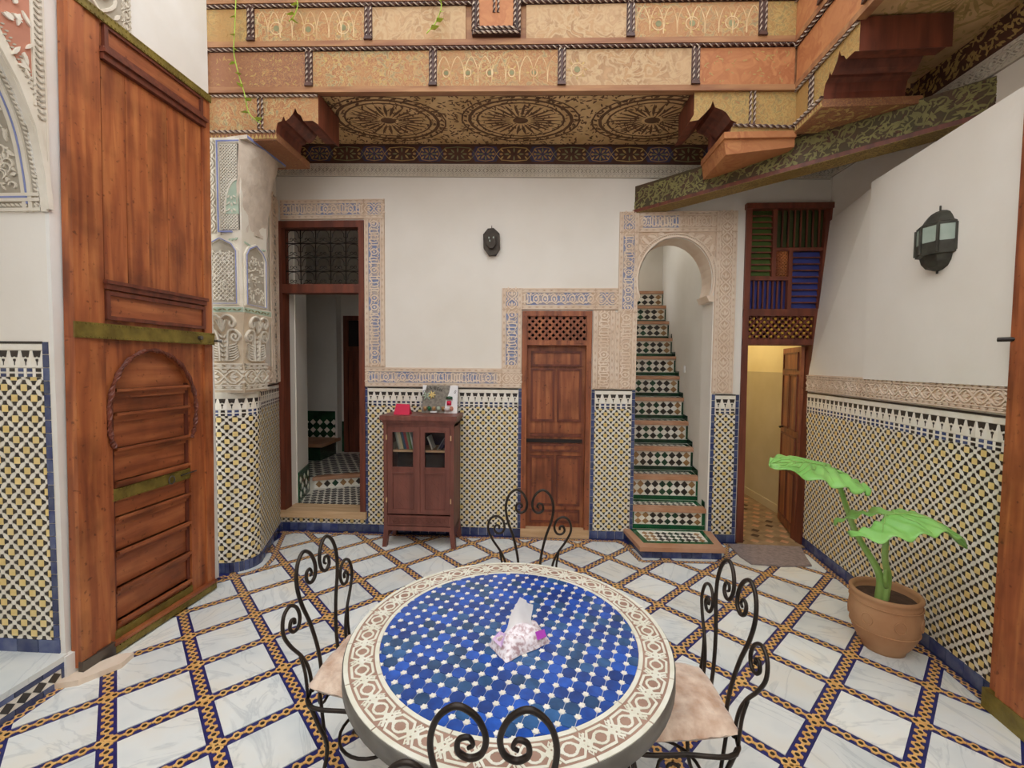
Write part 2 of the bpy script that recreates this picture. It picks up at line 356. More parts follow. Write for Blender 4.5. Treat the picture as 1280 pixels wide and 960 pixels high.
def lens(cx, cy, l, wd, ang, n=4):
    c, s_ = math.cos(ang), math.sin(ang); P = []
    for i in range(2 * n):
        t = i / n if i < n else (i - n) / n
        x = -l + 2 * l * t if i < n else l - 2 * l * t
        y = wd * (1 - (x / l) ** 2) * (-1 if i < n else 1)
        P.append((cx + x * c - y * s_, cy + x * s_ + y * c))
    return P
def ngon(cx, cy, r, n, a0=0.): return [(cx + r * math.cos(a0 + 2 * PI * i / n), cy + r * math.sin(a0 + 2 * PI * i / n)) for i in range(n)]
def cam_dist(p): return (V(p) - V((0, 0, CAM_H))).length

# ------------------------------------------------------------------ zellige (cut tile mosaic)
ZM = ['zwhite', 'zyellow', 'zblack', 'zblue']
def zell_pieces(a0, b0, a1, b1, p=.0525, ph=(0., 0.)):
    out = []; pl = rectp(a0, b0, a1, b1)
    for i in range(int((a0 - ph[0]) / p) - 2, int((a1 - ph[0]) / p) + 3):
        for j in range(int((b0 - ph[1]) / p) - 2, int((b1 - ph[1]) / p) + 3):
            x, y = ph[0] + i * p, ph[1] + j * p
            L = []
            if (i + j) % 2 == 0:
                L.append((0, ngon(x, y, .235 * p, 8, PI / 8)))
            else:
                h = .32 * p; L.append((1, [(x - h, y - h), (x + h, y - h), (x + h, y + h), (x - h, y + h)]))
                for k in range(4):
                    c, s_ = [(1, 0), (0, 1), (-1, 0), (0, -1)][k]
                    L.append((2, [(x + (u * c - v * s_) * p, y + (u * s_ + v * c) * p) for u, v in ((.345, -.26), (.54, -.165), (.73, -.10), (.73, .10), (.54, .165), (.345, .26))]))
            L.append((0, lens(x + p / 2, y + p / 2, .46 * p, .215 * p, PI / 4 if (i + j) % 2 == 0 else -PI / 4, 3)))
            for mi, P in L:
                q = clip(P, pl)
                if len(q) >= 3 and area(q) > 2e-5: out.append((mi, q))
    return out
def merlons(a0, a1, top):
    """upper border of a dado: line, cream band, merlon row, row of crosses; returns bottom and pieces"""
    out = []
    out.append((2, [(a0, top - .012), (a1, top - .012), (a1, top), (a0, top)]))
    out.append((0, [(a0, top - .045), (a1, top - .045), (a1, top - .015), (a0, top - .015)]))
    pl = rectp(a0, -9, a1, 9); p = .064; y0 = top - .085
    n = max(1, round((a1 - a0) / p)); p = (a1 - a0) / n
    for i in range(n):
        x = a0 + (i + .5) * p; h = p / 2
        out.append((2, [(x - h * .74, top - .048), (x - h * .52, y0 + .004), (x - h * .2, y0 + .004), (x, y0 + .009), (x + h * .2, y0 + .004), (x + h * .52, y0 + .004), (x + h * .74, top - .048)]))
        for s_ in (-1, 1):
            q = [(x + s_ * h * 1., y0 + .036), (x + s_ * h * .8, y0 + .036), (x + s_ * h * .62, y0 + .012), (x + s_ * h * .55, y0), (x + s_ * h * .22, y0), (x + s_ * h * .1, y0 + .006), (x, y0 + .006), (x, y0 - .002),
                 (x + s_ * h * .28, y0 - .006), (x + s_ * h * .28, y0 - .016), (x + s_ * h * .14, y0 - .02), (x + s_ * h * .1, y0 - .04), (x, y0 - .042), (x, y0 - .05), (x + s_ * h, y0 - .05)]
            out.append((0, q))
        out.append((2, [(x - h * .24, y0 - .006), (x - h * .24, y0 - .014), (x - h * .1, y0 - .018), (x - h * .06, y0 - .038), (x + h * .06, y0 - .038), (x + h * .1, y0 - .018), (x + h * .24, y0 - .014), (x + h * .24, y0 - .006)]))
    yb = y0 - .052; p = .049; n = max(1, round((a1 - a0) / p)); p = (a1 - a0) / n
    for i in range(n):
        x = a0 + (i + .5) * p
        for (u0, v0, u1, v1) in ((.2, .6, .8, 1), (.2, 0, .8, .36)):
            out.append((3 if i % 3 else 2, [(x + (u0 - .5) * p, yb - .046 + v0 * .044), (x + (u1 - .5) * p, yb - .046 + v0 * .044), (x + (u1 - .5) * p, yb - .046 + v1 * .044), (x + (u0 - .5) * p, yb - .046 + v1 * .044)]))
        for cxx in (x - p / 2,):
            q = clip([(cxx - .17 * p, yb - .046), (cxx + .17 * p, yb - .046), (cxx + .17 * p, yb - .033), (cxx + .17 * p, yb - .002), (cxx - .17 * p, yb - .002)], pl)
            if q: out.append((0, q))
        out.append((0, [(x - .3 * p, yb - .0285), (x + .3 * p, yb - .0285), (x + .3 * p, yb - .0205), (x - .3 * p, yb - .0205)]))
    return yb - .048, out
def dado(fr, a0, a1, b0, top, parent, nparts=0, ph=None, p=.0525, side=(False, False), far=None):
    """a zellige wall panel as parts of its wall: nearest pieces one by one, the rest as one"""
    s0, s1 = (.034 if side[0] else 0), (.034 if side[1] else 0)
    MB().rect(fr, a0, b0, a1, top, -.004, .001, 0).build('zellige_bed', 'grout', parent)
    zb, P = merlons(a0 + s0, a1 - s1, top)
    P += zell_pieces(a0 + s0, b0, a1 - s1, zb, p, ph or (a0 + s0, zb))
    def dist(q): return cam_dist(fr(sum(x for x, _ in q) / len(q), sum(y for _, y in q) / len(q), 0)) / math.sqrt(max(area(q[1]) if False else 1, 1e-9))
    keyed = sorted(P, key=lambda t: dist(t[1])) if nparts else P
    for mi, q in keyed[:nparts]:
        cx, cy = sum(x for x, _ in q) / len(q), sum(y for _, y in q) / len(q)
        MB().slab(fr, q, 0, .004 + random.random() * .0008).build('zellige_tile', ZM[mi], parent, origin=fr(cx, cy, 0))
    mb = MB()
    for mi, q in keyed[nparts:]: mb.slab(fr, q, 0, .004, mi)
    mb.build('zellige_field', ZM, parent, kind='stuff')
    for s_, x0 in ((side[0], a0), (side[1], a1 - .034)):
        if not s_: continue
        z = b0
        while z < top - .01:
            h = min(.068, top - z); MB().rect(fr, x0 + .002, z + .001, x0 + .032, z + h - .003, 0, .005).build('border_tile', 'zblue', parent, origin=fr(x0 + .016, z + h / 2, 0)); z += .068
def skirting(fr, a0, a1, parent, h=.078, wd=.085):
    n = max(1, round((a1 - a0) / wd)); wd = (a1 - a0) / n
    for i in range(n):
        MB().rect(fr, a0 + i * wd + .002, .0, a0 + (i + 1) * wd - .002, h - .003, 0, .008 + random.random() * .003).build('skirting_tile', 'zblue', parent, origin=fr(a0 + (i + .5) * wd, h / 2, 0))

# ------------------------------------------------------------------ carved stucco
def carve(mb, fr, a0, b0, a1, b1, h=.008, m=0, style=0, seed=1, border=True):
    rnd = random.Random(seed); vert = (b1 - b0) > (a1 - a0)
    L, W = ((b1 - b0), (a1 - a0)) if vert else ((a1 - a0), (b1 - b0))
    def f2(s, t, c=0.):
        return fr(a0 + W / 2 + t, b0 + s, c) if vert else fr(a0 + s, b0 + W / 2 + t, c)
    w_ = W / 2
    if border:
        for t in (.96, .66):
            for s_ in (-1, 1): mb.ribbon(f2, [(0, s_ * t * w_), (L, s_ * t * w_)], W * .05, 0, h * 1.1, m)
        n = max(1, round(L / (W * .34))); st = L / n
        for i in range(n):
            for s_ in (-1, 1): mb.slab(f2, lens((i + .5) * st, s_ * .81 * w_, st * .46, W * .045, 0, 3), 0, h * .8, m)
        w_ *= .62
    else: w_ *= .95
    cell = w_ * (2.1 if style == 0 else 1.5); n = max(1, round(L / cell)); st = L / n
    if style == 0:       # interlaced scrolling stems with leaves
        for sgn in (-1, 1):
            pts = [(L * i / (n * 8), sgn * w_ * .78 * math.sin(PI * i / 8)) for i in range(n * 8 + 1)]
            mb.ribbon(f2, pts, W * .055, 0, h, m)
        for i in range(n):
            c = (i + .5) * st
            mb.slab(f2, lens(c, 0, st * .26, w_ * .2, 0, 3), 0, h * .9, m)
            for s_ in (-1, 1):
                mb.slab(f2, lens(c - st * .02, s_ * w_ * .38, st * .18, w_ * .13, s_ * .5, 3), 0, h * .8, m)
                mb.slab(f2, lens(c + st * .5, s_ * w_ * .62, st * .16, w_ * .17, 0, 3), 0, h * .9, m)
                mb.slab(f2, lens(c + st * .33, s_ * w_ * .86, st * .13, w_ * .08, s_ * -.6, 3), 0, h * .8, m)
                mb.slab(f2, lens(c - st * .33, s_ * w_ * .86, st * .13, w_ * .08, s_ * .6, 3), 0, h * .8, m)
    elif style == 1:     # script like uprights and loops
        for i in range(n):
            c = (i + .5) * st; k = rnd.random()
            if k < .4:
                mb.ribbon(f2, [(c + math.cos(t) * st * .3, math.sin(t) * w_ * .55) for t in [2 * PI * q / 10 for q in range(10)]], W * .06, 0, h, m, True)
                mb.slab(f2, lens(c, 0, st * .14, w_ * .2, rnd.random() * 3, 3), 0, h, m)
            else:
                for q in (-.28, .05, .34):
                    y = rnd.uniform(.5, 1.); mb.ribbon(f2, [(c + q * st, -w_ * .85), (c + (q + rnd.uniform(-.1, .1)) * st, 0), (c + q * st, w_ * y)], W * .055, 0, h, m)
            x = rnd.uniform(.5, .9); mb.ribbon(f2, [(c - st * .55, -w_ * x), (c - st * .2, -w_ * .4), (c + st * .2, -w_ * .75), (c + st * .55, -w_ * .35)], W * .06, 0, h, m)
            mb.ribbon(f2, [(c - st * .5, w_ * .5), (c - st * .1, w_ * .85), (c + st * .3, w_ * .45), (c + st * .5, w_ * .8)], W * .045, 0, h, m)
            for q in range(3): mb.slab(f2, lens(c + rnd.uniform(-.5, .5) * st, rnd.uniform(-.8, .8) * w_, st * .13, w_ * .11, rnd.random() * 3, 3), 0, h * .9, m)
def stucco_band(fr, a0, b0, a1, b1, parent, style=0, seed=1, blue=False, h=.008, mats=None, base=.012):
    g, t = mats or ('stucco_bg', 'stucco')
    MB().rect(fr, a0, b0, a1, b1, -.005, base).build('stucco_band', g, parent)
    if blue:
        q = min(a1 - a0, b1 - b0) * .19
        MB().rect(fr, a0 + q, b0 + q, a1 - q, b1 - q, 0, base + .0008).build('blue_ground', 'blue_bg', parent)
    mb = MB(); f2 = lambda a, b, c=0.: fr(a, b, c + base)
    carve(mb, f2, a0 + .004, b0 + .004, a1 - .004, b1 - .004, h, 0, style, seed)
    mb.build('stucco_carving', t, parent, kind='stuff')
def lattice_panel(mb, fr, a0, b0, a1, b1, p, wd, c0, c1, m=0):
    pl = rectp(a0, b0, a1, b1)
    for s_ in (1, -1):
        k = -60
        while k < 61:
            x = (a0 + a1) / 2 + k * p; q = clip([(x - 3 - wd, (b0 + b1) / 2 - 3 * s_), (x - 3 + wd, (b0 + b1) / 2 - 3 * s_), (x + 3 + wd, (b0 + b1) / 2 + 3 * s_), (x + 3 - wd, (b0 + b1) / 2 + 3 * s_)], pl)
            if q: mb.slab(fr, q, c0, c1 - (.002 if s_ < 0 else 0), m)
            k += 1
def rosette(mb, fr, cx, cy, r0, r1, n, m=0, c0=0., c1=.002, wd=.35):
    for i in range(n):
        a = 2 * PI * i / n; rm = (r0 + r1) / 2
        mb.slab(fr, lens(cx + rm * math.cos(a), cy + rm * math.sin(a), (r1 - r0) / 2, rm * PI / n * wd, a, 3), c0, c1, m)
def ring(mb, fr, cx, cy, r, wd, m=0, c0=0., c1=.002, n=24, ex=1.):
    mb.ribbon(fr, [(cx + r * ex * math.cos(2 * PI * i / n), cy + r * math.sin(2 * PI * i / n)) for i in range(n)], wd, c0, c1, m, True)
def vines(mb, fr, a0, b0, a1, b1, m=0, h=.0015, dens=900, seed=3, big=.05):
    """painted foliage: curling stems and leaves scattered over a board"""
    rnd = random.Random(seed); A = (a1 - a0) * (b1 - b0); pl = rectp(a0, b0, a1, b1)
    for i in range(int(A * dens)):
        x, y, t, s_ = rnd.uniform(a0, a1), rnd.uniform(b0, b1), rnd.random() * PI, rnd.uniform(.4, 1) * big
        q = clip(lens(x, y, s_, s_ * .32, t, 3), pl)
        if len(q) > 2: mb.slab(fr, q, 0, h * rnd.uniform(.6, 1), m)

# ================================================================== FLOOR
def wall_r_x(y): return 2.348 + .104 * (y - 2.26)
floor = MB().box((-3.4, -2.2, -.12), (3.4, 7.4, -.004)).build('floor', 'navy', label='courtyard floor of diagonal white marble squares between navy and amber mosaic strips', cat='floor', kind='structure')
room_pl = [(-1, 0, 2.455), (1, -.104, 2.348 - .104 * 2.26 - .05), (0, 1, 4.225), (0, -1, 2.1)]
S2 = math.sqrt(.5)
U0, UP, V0, VP_ = -.075, .363, .19, .3453
def uv(u, v): return ((u - v) * S2, (u + v) * S2)
BW = .035
for i in range(-6, 18):
    for j in range(-8, 18):
        u0, u1, v0, v1 = U0 + i * UP + BW, U0 + (i + 1) * UP - BW, V0 + j * VP_ + BW, V0 + (j + 1) * VP_ - BW
        q = clip([uv(u0, v0), uv(u1, v0), uv(u1, v1), uv(u0, v1)], room_pl)
        if len(q) < 3 or area(q) < .004: continue
        cx, cy = sum(p[0] for p in q) / len(q), sum(p[1] for p in q) / len(q)
        if cy < -.2: continue
        MB().slab(WORLD, q, -.004, random.random() * .0006).build('marble_tile', 'marble', floor, origin=(cx, cy, 0))
# amber bead chains in the strips
bead_pts = []
def bead_line(p, q, step, ends=0.):
    d = math.hypot(q[0] - p[0], q[1] - p[1]); n = max(1, round(d / step)); a = math.atan2(q[1] - p[1], q[0] - p[0])
    for k in range(n): bead_pts.append((p[0] + (q[0] - p[0]) * (k + .5) / n, p[1] + (q[1] - p[1]) * (k + .5) / n, a, d / n))
for i in range(-6, 18):
    for j in range(-8, 18):
        bead_line(uv(U0 + i * UP, V0 + j * VP_), uv(U0 + (i + 1) * UP, V0 + j * VP_), .052)
        bead_line(uv(U0 + i * UP, V0 + j * VP_), uv(U0 + i * UP, V0 + (j + 1) * VP_), .052)
ok = lambda x, y: all(nx * x + ny * y <= d + .02 for nx, ny, d in room_pl)
bead_pts = [b for b in bead_pts if ok(b[0], b[1]) and b[1] > -.2]
def bead_mesh(mb, fr, l, w_=.0255):
    # hexagonal amber ring with black middle, and the link to the next one
    h = l / 2
    mb.slab(fr, [(-h * .98, -w_ * .22), (-h * .62, -w_ * .3), (-h * .3, -w_ * .86), (h * .3, -w_ * .86), (h * .62, -w_ * .3), (h * .98, -w_ * .22), (h * .98, w_ * .22), (h * .62, w_ * .3), (h * .3, w_ * .86), (-h * .3, w_ * .86), (-h * .62, w_ * .3), (-h * .98, w_ * .22)], -.003, .0006, 0)
    mb.slab(fr, ngon(0, 0, w_ * .42, 6), .0005, .0011, 1)
vis = [b for b in bead_pts if b[1] > 1.2]
vis.sort(key=lambda b: (b[0] ** 2 + b[1] ** 2))
vis = [b for b in vis if abs((b[0]) / b[1]) < 1.22 and not (math.hypot(b[0] + .085, b[1] - 1.3) < .5)]
near = set(id(b) for b in vis[:300])
proto = MB(); bead_mesh(proto, WORLD, .0515); pm = None
rest = MB()
for b in bead_pts:
    if id(b) in near:
        if pm is None: o = proto.build('mosaic_bead', ['amber', 'zblack'], floor); pm = o.data
        else: o = bpy.data.objects.new('mosaic_bead', pm); C.objects.link(o); o.parent = floor
        o.location = (b[0], b[1], 0); o.rotation_euler = (0, 0, b[2])
    else:
        c, s_ = math.cos(b[2]), math.sin(b[2])
        bead_mesh(rest, lambda x, y, z=0., b=b, c=c, s_=s_: V((b[0] + x * c - y * s_, b[1] + x * s_ + y * c, z)), b[3])
rest.build('mosaic_strips', ['amber', 'zblack'], floor, kind='stuff')
def edge_chain(pts, w_=.022):
    """thin bead chain that edges the floor along the walls"""
    base = MB(); mb = MB()
    for p, q in zip(pts, pts[1:]):
        d = math.hypot(q[0] - p[0], q[1] - p[1]); a = math.atan2(q[1] - p[1], q[0] - p[0]); c, s_ = math.cos(a), math.sin(a); n = max(1, round(d / .045)); st = d / n
        fr = lambda x, y, z=0., p=p, c=c, s_=s_: V((p[0] + x * c - y * s_, p[1] + x * s_ + y * c, z + .0012))
        base.rect(fr, 0, -w_, d, w_, -.003, 0)
        for k in range(n):
            f2 = lambda x, y, z=0., k=k, fr=fr, st=st: fr(x + (k + .5) * st, y, z)
            bead_mesh(mb, f2, st, w_)
    base.build('edge_strip', 'navy', floor); mb.build('edge_mosaic', ['amber', 'zblack'], floor, kind='stuff')
edge_chain([(-2.54, 4.20), (.84, 4.22), (.93, 3.80), (1.66, 3.82), (1.80, 4.15), (1.93, 4.22)])
edge_chain([(wall_r_x(4.15) - .04, 4.15), (wall_r_x(2.0) - .04, 2.0)])
edge_chain([(-2.445, 1.2), (-2.445, 2.10), (-2.36, 2.15), (-2.33, 2.35)])
edge_chain([(-2.52, 3.26), (-2.38, 3.29), (-2.28, 3.36), (-2.225, 3.46), (-2.25, 3.6), (-2.50, 4.22)])

# ================================================================== BACK WALL
YB = 4.28
FB = FR((0, YB, 0), XA, ZA, -YA)
wb = MB(); T = -.25
arch_c, arch_r = 1.302, .345     # centre and radius of the stair arch
arch = [(.957, 0), (.957, 2.30), (.985, 2.33)] + [(arch_c + (arch_r) * math.cos(a) * (1.0), 2.50 + .40 * math.sin(a)) for a in [PI + R(25) - R(230) * k / 16 for k in range(17)]] + [(1.622, 2.33), (1.66, 2.30), (1.66, 0)]
def wrect(x0, z0, x1, z1): wb.rect(FB, x0, z0, x1, z1, T, 0, 0, True)
wrect(-2.75, 0, -2.53, 3.85); wrect(-2.53, 0, -1.70, .15); wrect(-2.53, 3.07, -1.70, 3.85); wrect(-1.70, 0, -.135, 3.85)
wrect(-.135, 2.21, .535, 3.85); wrect(.535, 0, .957, 3.85)
wb.slab(FB, [(.957, 3.85)] + arch[1:-1] + [(1.66, 3.85)], T, 0, 0, True)
wrect(1.66, 0, 1.945, 3.85); wrect(1.945, 3.195, 2.705, 3.85); wrect(2.62, 0, 2.95, 2.22); wrect(2.705, 2.22, 2.95, 3.85)
wall_back = wb.build('wall_back', 'white', label='white back wall with tiled dado, carved stucco bands and doorways', cat='wall', kind='structure')
# dado panels
dado(FB, -1.70, -.135, .078, 1.462, wall_back, side=(True, True))
dado(FB, .537, .957, .078, 1.462, wall_back, side=(True, True))
dado(FB, 1.672, 1.93, .078, 1.43, wall_back, side=(True, True))
for (x0, x1) in ((-2.56, -.135), (.537, .95), (1.672, 1.93)): skirting(FB, x0, x1, wall_back)
zz = MB()
for mi, q in zell_pieces(-2.56, .08, -1.70, .135, .0525): zz.slab(FB, q, 0, .004, mi)
zz.build('zellige_field', ZM, wall_back, kind='stuff')
MB().rect(FB, -2.56, .078, -1.70, .15, -.003, .001).build('zellige_bed', 'grout', wall_back)
# carved bands
B_ = [(-2.53, 3.10, -1.69, 3.29, 1, True), (-1.688, 1.66, -1.488, 3.10, 1, True), (-1.688, 3.10, -1.488, 3.29, 0, True), (-1.69, 1.468, -.335, 1.655, 1, True), (-.335, 1.655, -.14, 2.225, 1, True), (-.335, 1.468, -.14, 1.655, 0, False),
      (-.335, 2.225, -.14, 2.43, 0, True), (-.14, 2.225, .56, 2.43, 1, True), (.56, 2.225, .775, 2.43, 0, True), (.542, 1.468, .75, 2.22, 1, False), (.75, 1.468, .955, 2.20, 1, False),
      (.775, 2.20, .955, 2.95, 1, True), (.775, 2.95, .955, 3.143, 0, True), (.955, 2.95, 1.36, 3.143, 1, True), (1.36, 2.95, 1.67, 3.143, 1, False), (1.67, 2.95, 1.862, 3.143, 0, False), (1.67, 1.44, 1.862, 2.95, 0, False)]
for k, (x0, z0, x1, z1, st, bl) in enumerate(B_): stucco_band(FB, x0, z0, x1, z1, wall_back, st, k + 3, bl)
# arch surround: spandrel panels, dentil ring, impost blocks
sp = MB(); inner = [(arch_c + (arch_r + .012) * math.cos(a), 2.50 + .412 * math.sin(a)) for a in [PI - PI * k / 20 for k in range(21)]]
sp.slab(FB, [(.957, 2.50)] + inner + [(1.662, 2.50), (1.668, 2.95), (.957, 2.95)], -.004, .006)
sp.build('arch_spandrel', 'stucco_bg', wall_back)
sc = MB()
f2 = lambda a, b, c=0.: FB(a, b, c + .006)
sc.ribbon(f2, [(arch_c + (arch_r + .012) * math.cos(a), 2.50 + .412 * math.sin(a)) for a in [PI + R(24) - R(228) * k / 40 for k in range(41)]], .016, -.006, .016)
sc.ribbon(f2, [(arch_c + (arch_r + .05) * math.cos(a), 2.50 + .44 * math.sin(a)) for a in [PI - R(3) - R(174) * k / 40 for k in range(41)]], .010, 0, .01)
for k in range(64):
    a = PI - R(2) - R(176) * (k + .5) / 64; c_, s_ = math.cos(a), math.sin(a)
    sc.slab(f2, lens(arch_c + (arch_r + .031) * c_, 2.50 + .428 * s_, .014, .0045, a + .5, 3), 0, .009)
for sx in (-1, 1):
    for (dx, dz, l, t) in ((.28, .37, .05, .8), (.33, .30, .045, 1.4), (.22, .41, .045, .2), (.31, .40, .03, 2.2), (.335, .2, .04, 1.5), (.14, .432, .03, 0.)):
        sc.slab(f2, lens(arch_c + sx * dx, 2.50 + dz, l, l * .35, t if sx > 0 else PI - t, 4), 0, .008)
        sc.ribbon(f2, [(arch_c + sx * dx + l * .9 * math.cos(q), 2.5 + dz + l * .55 * math.sin(q)) for q in [2 * PI * w_ / 10 for w_ in range(10)]], .005, 0, .006, 0, True)
sc.build('arch_carving', 'stucco', wall_back, kind='stuff')
im = MB(); im.slab(FB, [(1.595, 2.36), (1.668, 2.36), (1.668, 2.305), (1.62, 2.305)], -.25, .012); im.slab(FB, [(.985, 2.36), (.957, 2.36), (.957, 2.305), (.965, 2.305)], -.25, .012)
im.build('arch_impost', 'stucco', wall_back)
# stucco lining of the arch reveal
lin = MB(); A2 = [PI + R(20) - R(220) * k / 24 for k in range(25)]; k0 = 0
lv = [FB(arch_c + (arch_r - .004) * math.cos(a), 2.50 + .396 * math.sin(a), c) for a in A2 for c in (.004, -.25)]
lin.add(lv, [[2 * k, 2 * k + 1, 2 * k + 3, 2 * k + 2] for k in range(24)]).build('arch_lining', 'stucco', wall_back)
# friezes below the gallery soffit (boards sag slightly to the right)
def sag(x): return -.0196 * (x + .35)
FBS = lambda a, b, c=0.: FB(a, b + sag(a), c)
stucco_band(FBS, -2.56, 3.478, 2.68, 3.600, wall_back, 0, 77, False, mats=('stucco_wbg', 'stucco_w'))
pf = MB()
fx = -2.56; k = 0
pf.rect(FBS, -2.6, 3.60, 2.7, 3.775, -.004, .02, 0)
while fx < 2.68:
    wd = .2 if k % 2 else .34; x1 = min(fx + wd, 2.68); cx = (fx + x1) / 2; f2 = lambda a, b, c=0.: FBS(a, b, c + .02)
    if k % 2: pf.slab(f2, [(fx, 3.62), (x1, 3.62), (x1 + .04, 3.69), (x1, 3.76), (fx, 3.76), (fx - .04, 3.69)], 0, .001, 1)
    m_ = 2 if k % 4 == 0 else (3 if k % 2 == 0 else 4)
    pf.ribbon(f2, [(cx - wd * .5, 3.69), (cx - wd * .35, 3.745), (cx, 3.755), (cx + wd * .35, 3.745), (cx + wd * .5, 3.69), (cx + wd * .35, 3.635), (cx, 3.625), (cx - wd * .35, 3.635)], .007, 0, .002, m_, True)
    for q in range(8):
        a = q * PI / 4; pf.slab(f2, lens(cx + wd * .2 * math.cos(a), 3.69 + .038 * math.sin(a), .026, .009, a, 3), 0, .002, m_ if q % 2 else 3)
    for s_ in (-1, 1):
        pf.slab(f2, lens(cx + s_ * wd * .36, 3.69, .018, .012, 0, 3), 0, .002, 4)
        for t in (-1, 1): pf.slab(f2, lens(cx + s_ * wd * .34, 3.69 + t * .035, .022, .008, s_ * t * .8, 3), 0, .002, 2)
    fx = x1; k += 1
pf.rect(FBS, -2.6, 3.765, 2.7, 3.785, 0, .035, 0); pf.rect(FBS, -2.6, 3.598, 2.7, 3.606, 0, .03, 0)
pf.build('painted_frieze', ['frieze_r', 'frieze_b', 'frieze_y', 'frieze_g', 'zbrown'], wall_back)

# ================================================================== LEFT WALL with arched opening
FLW = FR((-2.48, 0, 0), YA, ZA, XA)
half = [(2.14, 2.45), (2.128, 2.62), (2.095, 2.84), (2.03, 3.01), (1.94, 3.16), (1.80, 3.33), (1.58, 3.50), (1.27, 3.62)]
archL = half + [(2.54 - y, z) for y, z in reversed(half[:-1])]
hole = [(2.14, .0)] + archL + [(.40, .0)]
wl = MB()
wl.rect(FLW, -2.2, 0, .40, 6.2, -.05, 0); wl.rect(FLW, 2.14, 0, 3.27, 6.2, -.05, 0, 0, True)
for (ya, za), (yb, zb_) in zip(archL, archL[1:]): wl.slab(FLW, [(yb, zb_), (ya, za), (ya, 6.2), (yb, 6.2)], -.05, 0)
wall_left = wl.build('wall_left', 'rough_white', label='tall white left wall beside the opened wooden door leaf', cat='wall', kind='structure')
MB().box((-2.8, 3.30, 3.35), (-2.59, 4.5, 6.2)).build('rear_section', 'rough_white', wall_left); MB().box((-2.8, 3.25, 0), (-2.672, 4.3, 3.4)).build('rear_section', 'rough_white', wall_left)
# reveal and intrados of the opening
FV = FR((-2.50, 2.14, 0), -XA, ZA, -YA)
MB().rect(FV, .0, .14, .75, 2.46, -.06, 0).build('reveal_wall', 'white', wall_left)
MB().rect(FR((-2.5, .40, 0), -XA, ZA, YA), .0, .14, .75, 2.46, -.06, 0).build('reveal_wall', 'white', wall_left)
MB().box((-3.3, .2, .1), (-3.24, 2.3, 3.7)).build('inner_wall', 'white', wall_left)
dado(FV, .006, .72, .165, 1.795, wall_left, 300, side=(True, False), p=.0545)
n_ = int(.72 / .12)
for i in range(n_): MB().rect(FV, .006 + i * .12, .142, .006 + (i + 1) * .12 - .004, .215, 0, .007).build('skirting_tile', 'zblue', wall_left, origin=FV(.066 + i * .12, .18, 0))
arc = [V((y, z)) for y, z in cr([(y, z, 0) for y, z in archL], 3) for y, z in [(y, z)]] if False else [V((p.x, p.y)) for p in cr([(y, z, 0) for y, z in archL], 3)]
cum = [0.]
for p, q in zip(arc, arc[1:]): cum.append(cum[-1] + (q - p).length)
def FI(a, b, c=0.):
    """intrados: a = depth into the wall, b = length along the arch, c = inward"""
    b = min(max(b, 0), cum[-1] - 1e-6); k = 0
    while cum[k + 1] < b: k += 1
    t = (b - cum[k]) / (cum[k + 1] - cum[k]); p = arc[k].lerp(arc[k + 1], t); d = (arc[k + 1] - arc[k]).normalized()
    q = p + V((-d.y, d.x)) * c
    return V((-2.48 - a, q.x, q.y))
it = MB(); n_ = 44
it.add([FI(a, cum[-1] * k / n_, 0) for k in range(n_ + 1) for a in (0, .75)], [[2 * k, 2 * k + 1, 2 * k + 3, 2 * k + 2] for k in range(n_)])
it.build('arch_intrados', 'stucco_wbg', wall_left)
icv = MB(); Lh = cum[-1] * .5
icv.ribbon(FI, [(.012, Lh * k / 30) for k in range(31)], .03, 0, .012, 0)
icv.ribbon(FI, [(.085, Lh * k / 30) for k in range(31)], .02, 0, .010, 0)
icv.ribbon(FI, [(.118, Lh * k / 30) for k in range(31)], .02, 0, .010, 0)
icv.ribbon(FI, [(.101, .04 + Lh * k / 30) for k in range(31)], .009, 0, .011, 1)
for b_ in (.012, .06, .085): icv.ribbon(FI, [(.03 + .6 * k / 8, b_) for k in range(9)], .016, 0, .012, 0)
icv.ribbon(FI, [(.10 + .5 * k / 8, .073) for k in range(9)], .009, 0, .013, 1)
for k in range(int(Lh / .022)): icv.slab(FI, lens(.05, .02 + k * .022, .014, .005, .7, 3), 0, .008, 0)
for k in range(22): icv.slab(FI, lens(.06 + k * .025, .036, .012, .005, .7, 3), 0, .008, 0)
rnd = random.Random(5)
for k in range(520):
    a_, b_ = rnd.uniform(.14, .7), rnd.uniform(.11, Lh)
    if rnd.random() < .7: icv.slab(FI, lens(a_, b_, rnd.uniform(.012, .03), rnd.uniform(.005, .009), rnd.random() * PI, 3), 0, rnd.uniform(.006, .012), 0)
    else:
        r_ = rnd.uniform(.016, .034); icv.ribbon(FI, [(a_ + r_ * math.cos(t), b_ + r_ * .9 * math.sin(t)) for t in [.6 * q for q in range(8)]], .007, 0, .010, 0)
icv.build('intrados_carving', ['stucco_w', 'lilac'], wall_left, kind='stuff')
